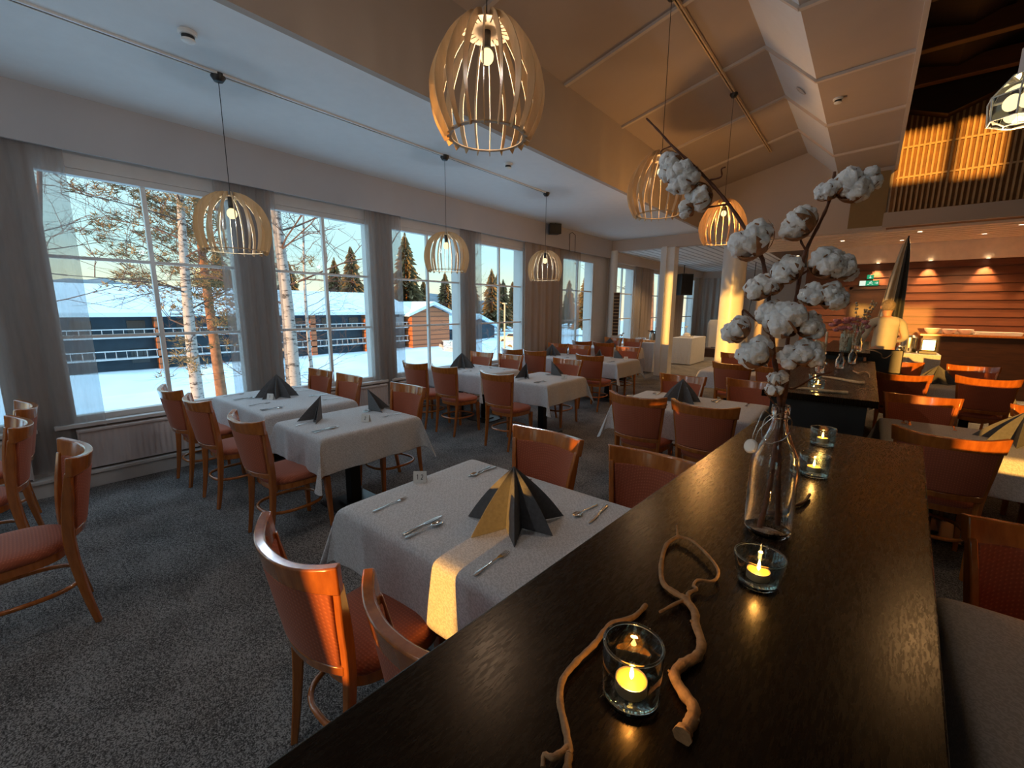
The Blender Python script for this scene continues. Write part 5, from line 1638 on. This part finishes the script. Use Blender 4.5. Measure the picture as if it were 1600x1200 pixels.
g = MB(); g.sphere((0, .140, 1.695), .014, 8, 6, (.8, 1.2, 1.4)); g.sphere((-.095, .03, 1.70), .026, 8, 6, (.3, .7, 1.1)); g.sphere((.095, .03, 1.70), .026, 8, 6, (.3, .7, 1.1)); build('nose_and_ears', g, 'skin', P, smooth=60)
g = MB(); g.sphere((-.033, .118, 1.722), .012, 8, 6); g.sphere((.033, .118, 1.722), .012, 8, 6); build('eyes', g, 'china', P, smooth=60)
g = MB(); g.box((-.024, .112, 1.650), (.024, .122, 1.657)); build('mouth', g, 'bract', P, smooth=0)
for s_ in (-1, 1):
    g = MB(); g.sphere((s_ * .10, .07 if s_ < 0 else -.02, .035), .05, 12, 8, (.95, 2.5, .75)); build('shoe', g, 'black', P, smooth=60)

# ================================================================== OUTDOORS
def gz(x, y):
    d = -x - 5.75
    z = -1.35 - 1.9 * min(1, max(0, (d - 1) / 26))
    z += .28 * noise.noise(Vector((x * .16, y * .16, 0))) + .10 * noise.noise(Vector((x * .6, y * .6, 3)))
    if d > 28: z = max(z, -3.25 + 0) if d < 60 else z
    return z
g = MB()
def gf(u, v):
    x = -5.8 - 140 * u ** 2.2; y = -60 + 230 * v
    return (x, y, gz(x, y))
g.grid(70, 120, gf)
struct('snow_ground', g, 'snow', 'blue-white snow field outside the windows', smooth=80)
# snow bank in front of the lodge
g = MB()
def bank(u, v):
    y = -22 + 68 * u
    x = -39.5 + 9 * v
    return (x, y, -3.5 + (.95 + .35 * noise.noise(Vector((y * .2, 1, 0)))) * sin(pi * v) ** .8)
g.grid(90, 10, bank)
struct('snow_bank', g, 'snow', 'ploughed snow bank in front of the lodge', smooth=80)

def hills():
    g = MB()
    def f(u, v):
        y = -120 + 520 * u; x = -300
        h = 13 + 8 * noise.noise(Vector((y * .012, 0, 0))) + 2.0 * noise.noise(Vector((y * .09, 5, 0)))
        return (x - 60 * v, y, -8 + (h + 8) * sin(v * pi / 2))
    g.grid(160, 6, f)
    struct('hill', g, 'hill', 'distant wooded hill on the horizon', smooth=80)
hills()

# lodge
L = thing('lodge', 'long dark two-storey lodge with snowy roof and red timber gable', 'building', (0, 0, 0), 0)
g = MB(); g.box((-53, -24, -3.4), (-43.6, 32.6, .95)); build('wall', g, 'lodge', L, smooth=0)
g = MB(); g.prism([(-54.4, .85), (-48.4, 3.05), (-42.4, .85), (-42.4, 1.15), (-48.4, 3.40), (-54.4, 1.15)], -24.6, 33.4, 'y')
g.v = [(x, y, z) for x, y, z in g.v]
build('roof', g, 'snow', L, smooth=0)
g = MB(); g.prism([(32.8, -3.4), (38.8, -3.4), (38.8, .85), (35.8, 1.9), (32.8, .85)], -50, -42.4, 'x'); build('gable', g, 'redwood', L, smooth=0)['label'] = 'red timber gable end of the lodge'
g = MB(); g.prism([(31.9, .62), (35.8, 2.02), (39.8, .62), (39.8, .92), (35.8, 2.42), (31.9, .92)], -50, -41.7, 'x'); build('gable_roof', g, 'snow', L, smooth=0)
for k in range(9):
    y0 = -22 + 6.1 * k
    g = MB(); g.box((-43.6, y0, -3.4), (-42.9, y0 + .55, .9)); build('timber_post', g, 'redwood', L, smooth=0)
for z in (-2.15, -.55):
    g = MB(); g.box((-42.95, -24, z + .42), (-42.9, 32.6, z + .50)); g.box((-43.6, -24, z - .2), (-42.9, 32.6, z - .08))
    for k in range(95):
        g.box((-42.94, -24 + .6 * k, z - .1), (-42.91, -24 + .6 * k + .035, z + .45))
    build('balcony_rail', g, 'rail', L, smooth=0)
for k in range(18):
    y0 = -20.5 + 3.05 * k
    for z in (-2.9, -.75):
        g = MB(); g.box((-43.62, y0, z + .2), (-43.55, y0 + 1.1, z + 1.3)); build('window', g, 'rail' if k % 5 == 2 and z > -1 else 'carglass', L, smooth=0)
S2 = thing('outbuilding', 'small snow covered shed right of the lodge gable', 'building', (0, 0, 0), 0)
g = MB(); g.prism([(46, -3.3), (54, -3.3), (54, -1.2), (50, .2), (46, -1.2)], -56, -48, 'x'); build('wall', g, 'lodge', S2, smooth=0)
g = MB(); g.prism([(45.3, -1.6), (50, .1), (54.7, -1.6), (54.7, -1.15), (50, .75), (45.3, -1.15)], -56.5, -47.5, 'x'); build('roof', g, 'snow', S2, smooth=0)

def car(x, y, rz, label, mat='carpaint'):
    t = thing('car', label, 'car', (x, y, -3.25), rz, 'parked cars in the snow')
    secs = [(-2.15, .45, .75), (-1.9, .30, .95), (-1.0, .28, 1.02), (-.55, .28, 1.42), (.9, .28, 1.45), (1.7, .28, 1.05), (2.1, .32, .90), (2.2, .45, .7)]
    g = MB(); g.loft([[(x_, -.85, a), (x_, .85, a), (x_, .85 - .12 * (b > 1.2), b), (x_, -.85 + .12 * (b > 1.2), b)] for x_, a, b in secs]); build('body', g, mat, t, smooth=30, bevel=.05)
    g = MB()
    for s in (-1, 1): g.add([(-.85, s * .83, 1.05), (1.35, s * .83, 1.05), (.85, s * .76, 1.38), (-.5, s * .76, 1.38)], [(0, 1, 2, 3)])
    g.add([(-1.02, -.7, 1.05), (-1.02, .7, 1.05), (-.6, .66, 1.4), (-.6, -.66, 1.4)], [(0, 1, 2, 3)])
    build('window', g, 'carglass', t, smooth=0, solid=.03)
    for wx in (-1.35, 1.35):
        for s in (-1, 1):
            g = MB(); g.cyl((wx, s * .70, .33), (wx, s * .90, .33), .33, n=20); build('wheel', g, 'black', t)
car(-34.5, 31.5, -.6, 'snow dusted car lit orange beyond the third window')
car(-31.5, 40.5, .4, 'car parked furthest right in the snow', 'china')
car(-38, 47, .2, 'car behind the poles in the parking lot')
for x, y, h, l in ((-24.5, 28.9, 5.4, 'left sunlit pole beyond the fourth window'), (-24.0, 31.8, 5.6, 'right sunlit pole beyond the fourth window'), (-17, 7.2, 3.4, 'sunlit lamp pole in front of the lodge, seen in the first window')):
    g = MB(); g.cyl((x, y, -3.4), (x, y, -3.4 + h), .085, .07, 10); g.box((x - .15, y - .15, -3.4 + h), (x + .15, y + .15, -3.3 + h))
    tag(build('light_pole', g, 'paletwig'), l, 'pole', 'poles in the snow')

def bare_tree(x, y, h, r, label, mat='birch', seed=1, nb=14, lean=(0, 0), fork=None, foliage=False, bstart=.25, group=None, blen=.32, depth=3):
    rr = random.Random(seed)
    zb = gz(x, y) - .3
    t = thing('tree', label, 'tree', (x, y, zb), 0, group)
    g = MB()
    pts = []
    for i in range(9):
        u = i / 8
        pts.append((lean[0] * u * h + .03 * h * sin(u * 5 + seed) * u * .5, lean[1] * u * h + .03 * h * cos(u * 4 + seed) * u * .5, u * h))
    sp = smoothpts(pts, 3)
    g.tube(sp, [r * (1 - .85 * (i / (len(sp) - 1))) + .004 for i in range(len(sp))], 12)
    build('trunk', g, mat, t, smooth=60)
    g = MB(); ends = []
    def grow(p, d, L, rad, dep):
        pts = [p]; q = p.copy(); dd = d.copy()
        n = 5
        for i in range(n):
            dd = (dd + Vector((rr.uniform(-.28, .28), rr.uniform(-.28, .28), rr.uniform(-.16, .14)))).normalized()
            q = q + dd * L / n; pts.append(q.copy())
        g.tube(pts, [rad * (1 - .75 * i / n) for i in range(n + 1)], 4)
        if dep > 0:
            for i in range(1, n + 1):
                for _ in range(1 if dep > 1 else 2):
                    nd = (dd * .5 + Vector((rr.uniform(-1, 1), rr.uniform(-1, 1), rr.uniform(-.5, .8))) * .8).normalized()
                    grow(pts[i], nd, L * rr.uniform(.4, .6), rad * .5, dep - 1)
        else: ends.append((q.copy(), dd.copy()))
    for k in range(nb):
        u = bstart + (1 - bstart) * (k + rr.random() * .6) / nb
        i = min(len(sp) - 1, int(u * (len(sp) - 1)))
        a = rr.random() * 2 * pi
        d = Vector((cos(a), sin(a), rr.uniform(.15, .7))).normalized()
        grow(sp[i].copy(), d, h * blen * (1.15 - u * .75), r * .16 * (1.1 - u * .6), depth - 1)
    build('branches', g, 'branch', t, smooth=0)
    if foliage:
        g = MB()
        for p, d in ends:
            if rr.random() < foliage:
                for q in range(7):
                    c = p + Vector((rr.uniform(-.16, .16), rr.uniform(-.16, .16), rr.uniform(-.10, .10)))
                    for w in range(5):
                        v = Vector((rr.uniform(-1, 1), rr.uniform(-1, 1), rr.uniform(-.3, .9))).normalized() * .15
                        s = v.orthogonal().normalized() * .010
                        g.add([c - s, c + s, c + v], [(0, 1, 2)])
        build('needles', g, 'needle', t, smooth=0)
    return t
TGp = 'bare trees outside the windows'
bare_tree(-12.2, 3.05, 9.5, .15, 'white birch trunk in the right half of the nearest window', 'birch', 3, 16, (0, .01), group=TGp, bstart=.35)
bare_tree(-13.6, 3.95, 10.5, .15, 'tall pine with orange bark right of the birch in the nearest window', 'pinebark', 8, 22, (0, .0), foliage=.9, group=TGp, bstart=.30, blen=.20)
bare_tree(-9.2, 3.98, 8.5, .17, 'thick pale birch trunk beside the second curtain', 'birch', 12, 12, (0, -.01), group=TGp, bstart=.42)
bare_tree(-12.5, 6.0, 7.5, .065, 'slender birch in the middle of the second window', 'birch', 21, 22, (0, 0), group=TGp, bstart=.18, blen=.30)
bare_tree(-16, 5.9, 7.0, .10, 'bare branching tree behind the slender birch', 'branch', 33, 14, (.02, .02), group=TGp, bstart=.15)
bare_tree(-14.5, .45, 9.5, .10, 'bare tree with branches reaching into the upper left of the nearest window', 'branch', 41, 16, (0, .10), group=TGp, bstart=.45)
bare_tree(-16, 16.2, 7.5, .10, 'bare drooping tree seen in the fourth window', 'branch', 55, 18, (0, 0), group=TGp, bstart=.2)
bare_tree(-8.2, 14.6, 11, .20, 'pine trunk close outside the fifth window', 'pinebark', 61, 8, (0, 0), foliage=.4, group=TGp, bstart=.5, depth=2)
bare_tree(-9.6, 18.4, 11, .20, 'second pine trunk outside the fifth window', 'pinebark', 67, 8, (0, 0), foliage=.4, group=TGp, bstart=.5, depth=2)
bare_tree(-9.5, 24, 11, .20, 'pine trunk outside the sixth window', 'pinebark', 71, 8, (0, 0), foliage=.4, group=TGp, bstart=.4, depth=2)
bare_tree(-9, 30, 11, .20, 'pine trunk outside the seventh window', 'pinebark', 75, 8, (0, 0), foliage=.4, group=TGp, bstart=.4, depth=2)

def conifer_proto(seed):
    rr = random.Random(seed)
    t = thing('conifer', 'x', 'tree', (0, 0, 0), 0)
    g = MB(); g.cyl((0, 0, 0), (0, 0, 9.5), .16, .03, 6); build('trunk', g, 'pinebark', t)
    g = MB()
    H = 10
    for k in range(46):
        u = (k + rr.random()) / 46
        z = 1.4 + (H - 1.5) * u
        R_ = (1 - u) ** .8 * 2.7 * rr.uniform(.7, 1.1) + .12
        nb = 9
        a0 = rr.random() * 6.28
        for b_ in range(nb):
            a = a0 + 2 * pi * b_ / nb + rr.uniform(-.2, .2)
            L_ = R_ * rr.uniform(.6, 1.1)
            c = Vector((cos(a), sin(a), 0)); s = Vector((-sin(a), cos(a), 0)) * L_ * .20
            p0 = Vector((0, 0, z)); p1 = c * L_ * .55 + Vector((0, 0, z - .04)); p2 = c * L_ + Vector((0, 0, z - .16 * L_ - .1))
            g.add([p0, p1 + s, p2, p1 - s], [(0, 1, 2), (0, 2, 3)])
            g.add([p0 + Vector((0, 0, .1)), p1 + Vector((0, 0, .22)), p2, p1 - Vector((0, 0, .24))], [(0, 1, 2), (0, 2, 3)])
    build('foliage', g, 'needle', t, smooth=0)
    return t
cp = [conifer_proto(s) for s in (1, 2, 3)]
used = set()
rr = random.Random(9)
def conifer(i, x, y, s, label):
    p = cp[i % 3]
    if i % 3 not in used:
        used.add(i % 3); o = p; o.location = (x, y, -3.4); o.rotation_euler = (0, 0, rr.random() * 6); o.scale = (s, s, s); o['label'] = label; o['group'] = 'conifers behind the lodge'
    else: dup(p, (x, y, -3.4), rr.random() * 6, label, 'conifers behind the lodge', (s, s, s))
for i in range(34):
    x = (-60, -67, -74)[i % 3] + rr.uniform(-.8, .8); y = 18 + 2.9 * i + rr.uniform(-.5, .5)
    s = rr.uniform(.85, 1.1) * (1.0, 1.2, 1.3)[i % 3]
    if any(math.hypot(x - a, y - b) < 6.2 for a, b in ((-58.5, 34.8), (-62.5, 47.4))): continue
    conifer(i, x, y, s, 'orange lit conifer in the line of trees behind the lodge roof')
conifer(1, -58.5, 34.8, 1.37, 'tall conifer standing above the lodge roof at the edge of the second window')
conifer(2, -62.5, 47.4, 1.75, 'tallest conifer beside the left edge of the third window')
conifer(0, -54, 60, 1.2, 'dark conifer right of the lodge gable')
conifer(1, -45, 64, 1.2, 'orange conifer seen in the fourth window')
conifer(2, -40, 70, 1.2, 'orange conifer seen at the right of the fourth window')
